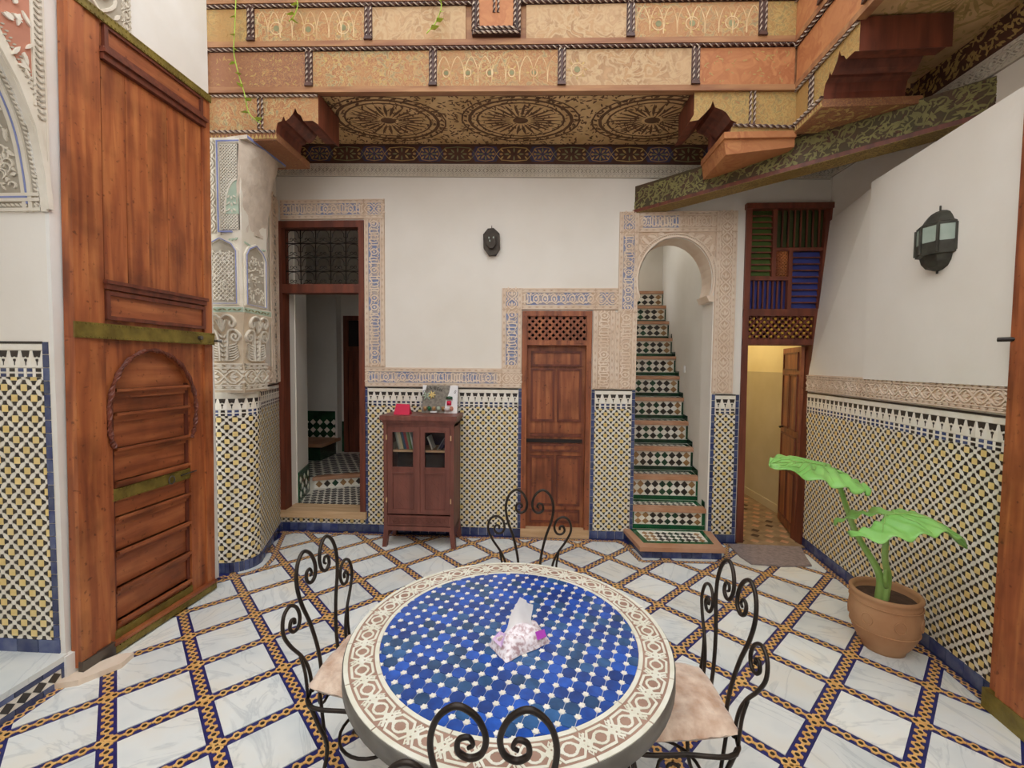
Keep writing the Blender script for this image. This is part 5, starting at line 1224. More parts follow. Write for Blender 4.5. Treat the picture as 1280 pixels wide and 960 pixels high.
# ================================================================== BOOKCASE
cab = thing('bookcase', 'small mahogany bookcase with two glazed doors against the tiled wall', 'bookcase', (-1.06, 4.1, 0))
CX0, CX1, CYF, CYB = -1.385, -.735, 3.93, 4.262
FC = FR((0, CYF, 0), XA, ZA, -YA)
mb = MB()
for x in (CX0, CX1 - .035): mb.box((x, CYF + .02, .10), (x + .035, CYB, 1.16))
mb.box((CX0, CYB - .02, .16), (CX1, CYB, 1.16)); mb.box((CX0, CYF + .02, .16), (CX1, CYB, .19)); mb.box((CX0, CYF + .01, 1.12), (CX1, CYB, 1.16))
mb.build('carcass', 'cabwood', cab)
MB().box((CX0 + .035, CYB - .03, .19), (CX1 - .035, CYB - .018, 1.12)).build('back_panel', 'cabinside', cab)
mb = MB(); mb.box((CX0 - .012, CYF - .012, 1.155), (CX1 + .012, CYB, 1.18)); mb.box((CX0 - .028, CYF - .028, 1.18), (CX1 + .028, CYB, 1.222)); mb.build('cornice', 'cabwood', cab)
for x, s_ in ((CX0, -1), (CX1, 1)):
    for y in (CYF, CYB - .05):
        w_ = .045 * -s_; mb = MB(); mb.slab(FR((0, y, 0), XA, ZA, -YA), [(x, .19), (x + w_, .19), (x + w_ * .75 + s_ * .012, 0), (x + s_ * .016, 0)], -.05, .004, 0, True); mb.build('foot', 'cabwood', cab)
for (x0, x1) in ((CX0, CX0 + .032), (CX1 - .032, CX1)): MB().rect(FC, x0, .19, x1, 1.155, -.03, .004).build('corner_post', 'cabwood', cab)
dr1 = MB().rect(FC, CX0 + .03, .205, CX1 - .03, .30, -.03, .0).build('drawer', 'cabwood', cab)
mb = MB(); panel(mb, FC, CX0 + .05, .215, CX1 - .05, .292, 0, .006, .008); carve(mb, lambda a, b, c=0.: FC(a, b, c + .004), CX0 + .08, .228, CX1 - .08, .28, .004, 1, 0, 3, False); mb.build('carved_front', ['cabwood', 'cabwood'], dr1)
MB().rect(FC, CX0 + .03, .16, CX1 - .03, .20, -.03, .006).build('base_rail', 'cabwood', cab)
MB().rect(FC, -1.067, .32, -1.047, 1.12, -.01, .012).build('astragal', 'cabwood', cab)
for s_, (x0, x1) in ((-1, (CX0 + .035, -1.062)), (1, (-1.052, CX1 - .035))):
    d_ = MB(); fw = .045
    for r_ in ((x0, .315, x0 + fw, 1.12), (x1 - fw, .315, x1, 1.12), (x0 + fw, 1.075, x1 - fw, 1.12), (x0 + fw, .70, x1 - fw, .745), (x0 + fw, .315, x1 - fw, .36)): d_.rect(FC, *r_, -.022, 0, 0, True)
    dob = d_.build('door', 'cabwood', cab)
    MB().rect(FC, x0 + fw, .745, x1 - fw, 1.075, -.012, -.010).build('glass_pane', 'glass', dob)
    mb = MB()
    for r_ in ((x0 + fw - .004, 1.072, x1 - fw + .004, 1.084), (x0 + fw - .004, .738, x1 - fw + .004, .75), (x0 + fw - .004, .69, x1 - fw + .004, .70)): mb.rect(FC, *r_, -.01, .008)
    for x in (x0 + fw - .004, x1 - fw - .004): mb.rect(FC, x, .36, x + .008, 1.075, -.01, .005)
    mb.build('bead_moulding', 'cabwood', dob)
    mb = MB(); mb.rect(FC, x0 + fw, .36, x1 - fw, .70, -.02, -.008, 0); carve(mb, lambda a, b, c=0.: FC(a, b, c - .008), x0 + fw + .015, .375, x1 - fw - .015, .685, .002, 0, 0, 5, True); mb.build('carved_panel', 'cabwood', dob)
    for z in (.42, 1.0): MB().rect(FC, (x0 - .012 if s_ < 0 else x1 + .002), z, (x0 - .002 if s_ < 0 else x1 + .012), z + .045, 0, .012).build('hinge', 'palewood', dob)
MB().box((CX0 + .035, CYF + .03, .882), (CX1 - .035, CYB - .03, .902)).build('shelf', 'palewood', cab)
# books on the shelf
def book(x, h, t, lean, colr, label, depth=.13, y=3.985, z=.902):
    m_ = 'book_' + colr
    if m_ not in M: M[m_] = mat(m_, '#' + colr, .55, rnd=.05)
    o = thing('book', label, 'book', (x, y, z + t * math.sin(abs(lean)) * (0 if lean == 0 else 1) * 0), 'books behind the bookcase glass')
    mb = MB(); mb.box((0, .0, 0), (t, .004, h)); mb.box((0, 0, 0), (.0025, depth, h)); mb.box((t - .0025, 0, 0), (t, depth, h)); c_ = mb.build('cover', m_, None); c_.parent = o
    mb = MB(); mb.box((.0025, .004, .004), (t - .0025, depth - .004, h - .004)); p_ = mb.build('pages', 'paper', None); p_.parent = o
    o.rotation_euler = (0, lean, 0)
    if lean > 0: o.location.z += t * math.sin(lean)
    return o
bx = -1.315
for (h, t, colr, lab) in ((.06, .014, 'b9ad96', 'short pale booklet standing at the end of the leaning row'), (.185, .012, 'a9b3a2', 'thin grey green book in the leaning row'), (.18, .016, 'dcd3bd', 'off white book beside the thin grey green one'), (.185, .022, 'e6d6a8', 'thick cream book leaning in the row'), (.18, .010, '4b6a5a', 'slim dark green book after the cream one'), (.182, .018, '3f5a82', 'blue spined book in the leaning row'), (.19, .024, 'b8484a', 'red book in the middle of the row'), (.195, .016, '8fae84', 'pale green book after the red one'), (.195, .014, '5d7a3a', 'olive green book near the door stile'), (.19, .012, 'dfe0d6', 'white book at the end of the packed row')):
    book(bx, h, t, -.22 if h > .1 else 0, colr, lab); bx += t * 1.03 + (.006 if h < .1 else .0)
    if h < .1: bx += .028
book(-.955, .125, .014, -.36, 'e6e0d2', 'white book leaning alone behind the right glass door')
book(-.905, .13, .008, .55, 'c9c5bf', 'thin grey book leaning right behind the right glass door'); book(-.885, .155, .028, .46, '3f3640', 'dark purple book leaning right behind the right glass door'); book(-.836, .105, .014, .33, 'd6d2cc', 'pale book against the side behind the right glass door')
# things on top
card = thing('folded_card', 'bright red folded card standing on the bookcase', 'card', (-1.24, 4.03, 1.222))
mb = MB(); mb.add([(-1.315, 4.0, 1.222), (-1.165, 3.99, 1.222), (-1.175, 4.04, 1.315), (-1.305, 4.05, 1.32), (-1.315, 4.09, 1.222), (-1.165, 4.08, 1.222)], [[0, 1, 2, 3], [3, 2, 5, 4], [0, 3, 4], [1, 5, 2]]); mb.build('card_board', 'red', card)
plq = thing('ceramic_plaque', 'grey ceramic plaque with potted plants, a yellow star flower and arched lettering', 'plaque', (-.92, 4.18, 1.222))
pu, pv = XA, V((0, .05, .27)).normalized(); FQ = FR((-1.095, 4.17, 1.222), pu, pv, V((0, -.27, .05)))
mb = MB(); mb.rect(FQ, 0, 0, .345, .27, -.02, 0, 0, True); mb.build('slab', 'plaque', plq)
mb = MB(); mb.slab(FQ, [(.22, .0), (.345, 0), (.345, .27), (.27, .27), (.26, .2), (.23, .12)], -.001, .002); mb.slab(FQ, [(0, .27), (0, .17), (.02, .2), (.04, .27)], -.001, .002); mb.build('white_glaze', 'paper', plq)
mb = MB()
for k in range(6): mb.slab(FQ, lens(.045 + .03 * math.cos(k * 1.05), .165 + .022 * math.sin(k * 1.05), .026, .008, k * 1.05, 3), 0, .012, 0)
for k in range(7): mb.slab(FQ, lens(.095 + .02 * math.cos(k * .9), .175 + .02 * math.sin(k * .9), .02, .006, k * .9, 3), 0, .016, 1)
mb.lathe([(.0001, .02), (.03, .012), (.034, -.006), (.0001, -.014)], FQ(.265, .145, .012), 12, 2)
mb.box(tuple(FQ(.245, .075, .02)), tuple(FQ(.285, .12, .0)), 3)
for k, (x, m_) in enumerate(((.035, 4), (.075, 2), (.12, 4), (.165, 5), (.21, 4), (.29, 6))): mb.lathe([(.0001, .02), (.014, .016), (.019, .0), (.013, -.02), (.0001, -.022)], FQ(x, .045, .014), 10, m_)
mb.lathe([(.034, .018), (.03, .0), (.014, -.012), (.0001, -.012)], FQ(.25, .03, .02), 12, 7); mb.box(tuple(FQ(.09, .0, .03)), tuple(FQ(.15, .018, .0)), 7)
mb.build('relief_plants', ['green_st', 'zyellow', 'zgreen', 'red', 'zbrown', 'green_st', 'red_st', 'paper'], plq, smooth=True)
def letter(ch, x, z, rot, size, fr_o, fr_u, fr_v, fr_n, parent, m_):
    cu = bpy.data.curves.new('glyph', 'FONT'); cu.body = ch; cu.size = size; cu.align_x = 'CENTER'; cu.align_y = 'CENTER'; cu.extrude = .002
    tmp = bpy.data.objects.new('glyph', cu); C.objects.link(tmp)
    me = bpy.data.meshes.new_from_object(tmp); bpy.data.objects.remove(tmp)
    o = bpy.data.objects.new('letter', me); C.objects.link(o); me.materials.clear(); me.materials.append(M[m_])
    c, s_ = math.cos(rot), math.sin(rot); u2 = fr_u * c + fr_v * s_; v2 = fr_v * c - fr_u * s_
    mw = Matrix((u2, v2, fr_n)).transposed().to_4x4(); mw.translation = fr_o + fr_u * x + fr_v * z + fr_n * .003 - V(parent['_o'])
    o.matrix_local = mw; o.parent = parent; o['_o'] = (0, 0, 0)
for ch, x, z, rt in (('D', .022, .205, .75), ('A', .05, .232, .5), ('R', .078, .245, .3), ('B', .118, .238, .05), ('E', .150, .232, -.1), ('N', .178, .225, -.2), ('S', .318, .205, -.5)):
    letter(ch, x, z, rt, .042, V((-1.095, 4.17, 1.222)), V(pu), V(pv), V((0, -.27, .05)).normalized(), plq, 'zblack')

# ================================================================== WALL LAMPS
lb = thing('wall_lantern', 'flat dark hexagonal metal wall lantern on the white back wall', 'lamp', tuple(FB(-.437, 2.86, 0)))
hexo = [(-.437 - .08, 2.93), (-.437 - .035, 2.985), (-.437 + .02, 2.99), (-.437 + .075, 2.94), (-.437 + .08, 2.80), (-.437 + .04, 2.74), (-.437 - .025, 2.735), (-.437 - .075, 2.80)]
mb = MB(); k = len(hexo)
mb.slab(FB, hexo, 0, .055, 0, True); mb.build('lantern_body', 'lamp_dark', lb)
mb = MB(); mb.slab(FB, [(-.437 + (x + .437) * .55, 2.865 + (z - 2.865) * .55) for x, z in hexo], .05, .085); mb.build('lantern_front', 'lamp_dark', lb)
mb = MB()
for (x, z) in ((-.457, 2.89), (-.415, 2.892), (-.449, 2.862)): mb.slab(FB, lens(x, z, .011, .007, 1.57, 3), .08, .087)
mb.build('pierced_hole', 'lamp_glass', lb); mb = MB(); mb.tube([FB(-.437, 2.98, .03), FB(-.437, 3.02, .03)], [.006, .002], 6); mb.build('finial', 'lamp_dark', lb)
lr = thing('wall_lantern', 'patinated metal wall lantern with frosted glass panes on the right wall', 'lamp', tuple(FRW(1.53, 2.46, .03)))
FLR = lambda a, b, c=0.: FRW(1.53 + a, 2.46 + b, c + .028)
cols = [(-.115, 0), (-.085, .075), (0, .105), (.085, .075), (.115, 0)]
mb = MB()
def lring(sc, z): return [FLR(a * sc, z, c * sc) for a, c in cols]
lev = [(.02, .165), (.30, .155), (.52, .14), (.68, .115), (.80, .088), (.84, .085), (1.0, .075), (1.0, .062), (.92, .06)]
for (s0, z0), (s1, z1) in zip(lev, lev[1:]):
    q = lring(s0, z0) + lring(s1, z1); mb.add(q, [[i, i + 1, i + 6, i + 5] for i in range(4)])
lev = [(1.0, -.085), (1.0, -.10), (.82, -.105), (.74, -.14), (.55, -.17), (.25, -.185), (.02, -.19)]
for (s0, z0), (s1, z1) in zip(lev, lev[1:]):
    q = lring(s0, z0) + lring(s1, z1); mb.add(q, [[i, i + 1, i + 6, i + 5] for i in range(4)])
q = lring(1., -.03) + lring(1., -.09); mb.add(q, [[i, i + 1, i + 6, i + 5] for i in range(4)])
for a, c in cols: mb.tube([FLR(a, -.09, c), FLR(a, .065, c)], .0085, 6)
for i in range(4):
    (a0, c0), (a1, c1) = cols[i], cols[i + 1]
    P_ = lambda t, z: FLR(a0 + (a1 - a0) * t, z, c0 + (c1 - c0) * t + .001)
    mb.add([P_(0, -.028), P_(.12, -.028), P_(.5, -.05), P_(.88, -.028), P_(1, -.028), P_(1, -.09), P_(0, -.09)], [[0, 1, 2, 3, 4, 5, 6]])
mb.tube([FLR(0, .16, .01), FLR(0, .19, .01)], .005, 6); mb.tube([FLR(0, -.185, .01), FLR(0, -.205, .01)], .006, 6)
mb.build('lantern_frame', 'lamp_metal', lr)
for i in range(4):
    (a0, c0), (a1, c1) = cols[i], cols[i + 1]; mb = MB(); mb.add([FLR(a0 * .98, -.05, c0 * .98), FLR(a1 * .98, -.05, c1 * .98), FLR(a1 * .98, .065, c1 * .98), FLR(a0 * .98, .065, c0 * .98)], [[0, 1, 2, 3]]); mb.build('glass_pane', 'lamp_glass', lr)

# ================================================================== DOOR MAT
mat_ = MB(); q = [(1.84, 4.215), (2.50, 4.20), (2.42, 3.99), (2.36, 3.80), (2.10, 3.775), (1.86, 3.80), (1.83, 3.95)]
mat_.slab(WORLD, q, .0, .014); mat_.build('door_mat', 'rug', label='greyish lilac shaggy mat on the floor before the corner door', cat='mat')

# ================================================================== TABLE
TX, TY, TZ = -.085, 1.53, .74
tab = thing('mosaic_table', 'round mosaic table with cobalt tile centre and cream interlaced border', 'table', (TX, TY, 0))
FTB = FR((TX, TY, TZ), XA, YA, ZA)
RB, RO_ = .447, .556
mb = MB(); mb.lathe([(.0001, -.0022), (RB + .02, -.0022), (RO_ - .002, -.0035), (RO_ - .002, -.045), (.40, -.055), (.0001, -.055)], (TX, TY, TZ), 72); mb.build('tabletop_core', 'tgrout', tab)
mb = MB(); mb.lathe([(RO_ - .004, -.001), (RO_ + .003, -.004), (RO_ + .004, -.05), (RO_ - .01, -.055)], (TX, TY, TZ), 72); mb.build('metal_rim', 'tedge', tab, True)
ang = R(-19.5); PT = .0451
ca, sa = math.cos(ang), math.sin(ang); ox, oy = -.415 - TX, 1.2627 - TY
circ = [(math.cos(2 * PI * i / 48), math.sin(2 * PI * i / 48), RB - .003) for i in range(48)]
oc, sq = [], []
for i in range(-24, 25):
    for j in range(-24, 25):
        x, y = ox + i * PT * ca - j * PT * sa, oy + i * PT * sa + j * PT * ca
        if math.hypot(x, y) < RB + .01:
            q = clip(ngon(x, y, PT * .165 * 1.414, 4, ang + PI / 4), circ)
            if len(q) > 2 and area(q) > 1.5e-5: sq.append((x, y, q))
        x2, y2 = x + PT * .5 * (ca - sa), y + PT * .5 * (sa + ca)
        if math.hypot(x2, y2) < RB + .03:
            k = .26; h = .5 - .026; P = [(-h, -h + k), (-h + k * .5, -h + k * .42), (-h + k, -h), (h - k, -h), (h - k * .5, -h + k * .42), (h, -h + k), (h, h - k), (h - k * .5, h - k * .42), (h - k, h), (-h + k, h), (-h + k * .5, h - k * .42), (-h, h - k)]
            q = clip([(x2 + (u * ca - v * sa) * PT, y2 + (u * sa + v * ca) * PT) for u, v in P], circ)
            if len(q) > 2 and area(q) > 5e-5: oc.append((x2, y2, q))
oc.sort(key=lambda t: -area(t[2]) * 100 + t[1] * .001); restm = MB()
for k, (x, y, q) in enumerate(oc):
    mm = 'tteal' if random.random() < .3 else 'tblue'
    if k < 300:
        tx, ty = random.uniform(-.01, .01), random.uniform(-.01, .01)
        MB().slab(lambda a, b, c=0., x=x, y=y, tx=tx, ty=ty: FTB(a, b, c + (a - x) * tx + (b - y) * ty), q, -.006, .0).build('blue_tile', mm, tab, origin=FTB(x, y, 0))
    else: restm.slab(FTB, q, -.006, 0., 0)
if restm.f: restm.build('blue_edge_tiles', 'tblue', tab, kind='stuff')
sq.sort(key=lambda t: t[1]); restm = MB()
for k, (x, y, q) in enumerate(sq):
    if k < 300: MB().slab(FTB, q, -.006, .0004).build('white_tile', 'twhite', tab, origin=FTB(x, y, 0))
    else: restm.slab(FTB, q, -.006, .0004, 0)
if restm.f: restm.build('white_edge_tiles', 'twhite', tab, kind='stuff')
# interlaced border: brown ground, cream strapwork, cream edging segments
mb = MB(); n = 96
mb.add([FTB(r_ * math.cos(2 * PI * i / n), r_ * math.sin(2 * PI * i / n), -.0012) for i in range(n) for r_ in (RB - .002, RO_ - .002)], [[2 * i, 2 * i + 1, (2 * i + 3) % (2 * n), (2 * i + 2) % (2 * n)] for i in range(n)]); mb.build('border_ground', 'tbrown', tab)
def FRing(s, t, c=0.):
    """s = angle units along border, t = -1..1 across strapwork band"""
    r_ = .5 + t * .036; return FTB(r_ * math.cos(s), r_ * math.sin(s), c - .0005)
NM = 34; da = 2 * PI / NM
for k in range(NM):
    a0 = (k + .5) * da; mb = MB(); W_ = .105 * da / .19
    def rib(pts, w_=.0075, closed=False):
        P3 = [FRing(a0 + x * da, y) for x, y in pts]; f3 = lambda a, b, c=0.: V((a, b, TZ + c - .0005))
        mb.ribbon(f3, [(p.x, p.y) for p in P3], w_, -.002, .0006, 0, closed)
    rib([(-.40, -.35), (-.27, -.86), (.27, -.86), (.40, -.35), (.40, .35), (.27, .86), (-.27, .86), (-.40, .35)], .0078, True)
    rib([(.0 + .22 * math.cos(t), .52 * math.sin(t)) for t in [2 * PI * q / 12 for q in range(12)]], .007, True)
    for s_ in (-1, 1):
        rib([(.12, s_ * .38), (.3, s_ * .02), (.5, s_ * -.5), (.62, s_ * -.86)], .0068); rib([(.40, s_ * .3), (.5, s_ * .0), (.6, s_ * -.3)], .0068)
        rib([(-.12, s_ * .38), (-.3, s_ * .02), (-.5, s_ * -.5)], .0068)
        rib([(.5, s_ * .95), (.44, s_ * .62), (.5, s_ * .38), (.56, s_ * .62)], .005, True)
    mb.build('strapwork', 'tcream', tab)
for (r0_, r1_) in ((RB - .001, RB + .012), (.5415, RO_ - .001)):
    for k in range(17):
        mb = MB(); A0, A1 = 2 * PI * k / 17 + .004, 2 * PI * (k + 1) / 17 - .004
        pts = [(r0_ * math.cos(A0 + (A1 - A0) * i / 6), r0_ * math.sin(A0 + (A1 - A0) * i / 6)) for i in range(7)] + [(r1_ * math.cos(A1 - (A1 - A0) * i / 6), r1_ * math.sin(A1 - (A1 - A0) * i / 6)) for i in range(7)]
        mb.slab(FTB, pts, -.004, .0004); mb.build('edging_tile', 'tcream', tab)
mb = MB()
for k in range(4):
    a = PI / 4 + k * PI / 2; c_, s_ = math.cos(a), math.sin(a)
    mb2 = MB(); mb2.tube([V((TX + r_ * c_, TY + r_ * s_, z)) for r_, z in [(p.x, p.y) for p in cr([(.34, .69, 0), (.30, .55, 0), (.20, .38, 0), (.19, .22, 0), (.28, .06, 0), (.36, .008, 0)], 6)]], .011, 8); mb2.build('table_leg', 'iron', tab, True)
mb.tube([V((TX + .20 * math.cos(t), TY + .20 * math.sin(t), .30)) for t in [2 * PI * k / 32 for k in range(32)]], .008, 6, 0, True); mb.tube([V((TX + .345 * math.cos(t), TY + .345 * math.sin(t), .685)) for t in [2 * PI * k / 40 for k in range(40)]], .009, 6, 0, True)
mb.build('iron_rings', 'iron', tab, True)

# ================================================================== CHAIRS (local frame: x across, -y to the back, seat centre at origin)
def make_chair():
    o = thing('iron_chair', 'x', 'chair', (0, 0, 0), 'wrought iron chairs around the mosaic table')
    def back(p): return V((p[0], -.185 - max(0, p[1] - .45) * .13, p[1]))
    ctr = [(.062, .44), (.066, .56), (.092, .68), (.128, .78), (.140, .86), (.122, .925), (.080, .958), (.038, .935), (.016, .885), (.024, .842), (.052, .826), (.078, .842), (.076, .872), (.054, .880), (.044, .862), (.056, .852)]
    sd = [(.128, .44), (.135, .53), (.165, .60), (.215, .67), (.243, .73), (.232, .785), (.195, .805), (.160, .785), (.146, .745), (.160, .712), (.188, .708), (.206, .728), (.196, .752), (.178, .748), (.178, .732)]
    for s_ in (-1, 1):
        pts = cr([back((s_ * x, z)) for x, z in ctr], 5); r = [.0075 if i < len(pts) * .7 else .0075 - .003 * (i / len(pts) - .7) / .3 for i in range(len(pts))]
        MB().tube(pts, r, 8).build('back_scroll', 'iron', o, True)
        pts = cr([back((s_ * x, z)) for x, z in sd], 5)
        m2 = MB(); m2.tube(pts, .0068, 8); m2.tube(cr([back((s_ * .172, .605)), back((s_ * .158, .53)), back((s_ * .160, .44))], 4), .0062, 6); m2.build('side_scroll', 'iron', o, True)
    fr_ = MB(); fr_.tube(cr([(-.165, -.185, .435), (.165, -.185, .435), (.195, .0, .435), (.18, .18, .435), (0, .20, .435), (-.18, .18, .435), (-.195, 0, .435)], 6, True), .008, 6, 0, True); fr_.build('seat_frame', 'iron', o, True)
    for sx in (-1, 1):
        for sy in (-1, 1):
            L_ = MB(); L_.tube(cr([(sx * .175, sy * .175, .44), (sx * .15, sy * .15, .33), (sx * .125, sy * .13, .22), (sx * .145, sy * .15, .09), (sx * .185, sy * .19, .006)], 5), .008, 8)
            L_.tube(cr([(sx * .10, sy * .175, .435), (sx * .115, sy * .155, .34), (sx * .127, sy * .135, .24)], 5), .0065, 6); L_.build('leg', 'iron', o, True)
        # hanging scroll under the seat rail
        for ax in (0, 1):
            sp_ = [(.0 + (.052 - .0026 * k) * math.cos(PI / 2 - k * .5), .375 + (.052 - .0026 * k) * math.sin(PI / 2 - k * .5)) for k in range(17)]
            q = [(u + .045, sx * .185, z) if ax else (sx * .185, u + .045, z) for u, z in sp_]
            MB().tube(q, .0055, 6).build('apron_scroll', 'iron', o, True)
    MB().tube([(.132 * math.cos(t), .132 * math.sin(t), .20) for t in [2 * PI * k / 28 for k in range(28)]], .0065, 6, 0, True).build('stretcher_ring', 'iron', o, True)
    # plush cushion
    N_ = 22; vs_ = []; fs_ = []; rc = random.Random(9)
    def edge(u, v):
        # square to rounded trapezoid
        w_ = .185 + .02 * v; return (u * w_ * (1 - .05 * v * v), v * .20 * (1 - .04 * u * u))
    for side in (1, -1):
        for i in range(N_ + 1):
            for j in range(N_ + 1):
                u, v = -1 + 2 * i / N_, -1 + 2 * j / N_; x, y = edge(u, v); e = (1 - abs(u) ** 7) * (1 - abs(v) ** 7)
                h = .036 * max(e, 0) ** .5
                z = .476 + (h * (1. + .18 * math.sin(u * 5 + v * 3) * math.cos(v * 4)) + rc.uniform(-.003, .003) if side > 0 else -h * .8)
                vs_.append((x, y, z))
    b = (N_ + 1) ** 2
    for i in range(N_):
        for j in range(N_):
            p = i * (N_ + 1) + j; fs_.append([p, p + N_ + 1, p + N_ + 2, p + 1]); fs_.append([b + p, b + p + 1, b + p + N_ + 2, b + p + N_ + 1])
    MB().add(vs_, fs_).build('cushion', 'plush', o, True)
    return o
ch0 = make_chair()
spots = [((.495, 1.60, 0), R(92), 'black scrolled iron chair with beige plush cushion, nearest the potted plant'),
         ((-.645, 1.70, 0), R(-95), 'black scrolled iron chair with beige cushion, on the side towards the big wooden door leaf'),
         ((-.02, 2.32, 0), R(182), 'black scrolled iron chair standing before the narrow cedar door'),
         ((-.085, 1.165, 0), R(0), 'black scrolled iron chair across the table from the cedar door')]
for k, (loc, rz, lab) in enumerate(spots):
    o = ch0 if k == 0 else copy_tree(ch0); o.location = loc; o.rotation_euler = (0, 0, rz); o['label'] = lab

# ================================================================== TISSUE PACK on the table
tp = thing('tissue_pack', 'crumpled soft tissue pack with magenta print on the blue table top', 'tissue pack', (-.045, 1.47, TZ))
tang = R(38); tu = V((math.cos(tang), math.sin(tang), 0)); tv = V((-math.sin(tang), math.cos(tang), 0))
FTP = lambda a, b, c=0.: V((-.045, 1.47, TZ)) + tu * a + tv * b + ZA * c
rt = random.Random(4); nu, nv = 14, 10; vv = []; 
for i in range(nu + 1):
    for j in range(nv + 1):
        u, v = -1 + 2 * i / nu, -1 + 2 * j / nv
        e = max(0, (1 - abs(u) ** 6) * (1 - abs(v) ** 6)); hh = (.026 + .026 * (1 - v * v) * (1 - .55 * (u - .25) ** 2) + .012 * math.sin(u * 7 + v * 3) * (1 - v * v)) * e ** .4
        vv.append(FTP(u * .095, v * .055 * (1 + .05 * math.sin(5 * u)), .002 + max(0, hh) + rt.uniform(-.0015, .0015) * e))
b = len(vv); vv += [FTP(u * .095, v * .055, 0) for u in (-1, 1) for v in (-1, 1)]
MB().add(vv, [[i * (nv + 1) + j, (i + 1) * (nv + 1) + j, (i + 1) * (nv + 1) + j + 1, i * (nv + 1) + j + 1] for i in range(nu) for j in range(nv)] + [[b, b + 1, b + 3, b + 2]]).build('wrapper', 'pack', tp, True)
mb = MB(); mb.add([FTP(.035, -.0535, .028), FTP(.075, -.0525, .026), FTP(.075, -.040, .046), FTP(.035, -.040, .05)], [[0, 1, 2, 3]]); mb.build('magenta_label', 'magenta', tp)
mb = MB(); mb.add([FTP(-.09, -.02, .03), FTP(-.09, .035, .03), FTP(-.06, .035, .048), FTP(-.06, .0, .057)], [[0, 1, 2, 3]]); mb.build('lilac_label', 'lilac_p', tp)
tis = []
for i in range(9):
    for j in range(7):
        t, s_ = i / 8, j / 6; wd = .105 * (1 - t * .55)
        p = FTP(.0, .015, .036) + V(((s_ - .5) * wd + .026 * t + .004 * math.sin(j * 2.1 + i), .012 * math.sin((s_ - .5) * 6 + i * .5) + .02 * t + .02 * abs(s_ - .5) * (1 - t), .105 * t * (1 - .5 * max(0, s_ - .55)) - .02 * (1 - t) * abs(s_ - .5) * 2))
        tis.append(p)
MB().add(tis, [[i * 7 + j, i * 7 + j + 1, (i + 1) * 7 + j + 1, (i + 1) * 7 + j] for i in range(8) for j in range(6)]).build('tissue', 'paper', tp, True)

# ================================================================== POTTED PLANT
PX, PY = 2.125, 2.72
pp = thing('potted_plant', 'large leaved green plant in a terracotta pot beside the zellige wall', 'plant', (PX, PY, 0))
mb = MB(); mb.lathe([(.0001, 0), (.105, 0), (.108, .02), (.13, .05), (.158, .11), (.173, .18), (.175, .25), (.168, .31), (.166, .322), (.176, .334), (.178, .348), (.170, .356), (.158, .352), (.152, .335), (.152, .30), (.0001, .295)], (PX, PY, 0), 40); mb.build('pot', 'pot', pp, True)
mb = MB()
for r_, z in ((.174, .295), (.167, .14)): mb.tube([V((PX + r_ * math.cos(t), PY + r_ * math.sin(t), z)) for t in [2 * PI * k / 36 for k in range(36)]], .004, 6, 0, True)
for k in range(7):
    a0 = 2 * PI * k / 7; mb.tube([V((PX + .176 * math.cos(a0 + .16 * math.cos(t)), PY + .176 * math.sin(a0 + .16 * math.cos(t)), .215 + .035 * math.sin(t))) for t in [2 * PI * q / 16 for q in range(16)]], .0035, 5, 0, True)
mb.build('pot_relief', 'pot', pp, True)
mb = MB(); mb.lathe([(.0001, .318), (.08, .312), (.164, .305)], (PX, PY, 0), 24); mb.build('soil', 'soil', pp, True)
sb_ = V((PX - .05, PY - .02, .30))
L1, L2 = V((1.80, 2.70, 1.045)), V((1.905, 2.45, .865))
def stem(pts, r0_, r1_): 
    P = cr(pts, 8); n = len(P); MB().tube(P, [r0_ + (r1_ - r0_) * i / (n - 1) for i in range(n)], 8).build('stem', 'stem', pp, True)
stem([sb_, sb_ + V((-.01, 0, .17)), V((1.96, 2.76, .70)), L1 + V((-.0, 0, -.01)), L1 + V((-.03, .03, .05))], .024, .009)
stem([sb_ + V((.02, -.01, 0)), sb_ + V((.02, -.03, .16)), V((1.995, 2.57, .62)), L2 + V((0, 0, -.01)), L2 + V((.005, .02, .025))], .023, .009)
stem([sb_ + V((.012, -.03, .10)), V((2.05, 2.63, .47)), V((2.044, 2.62, .56))], .013, .009)
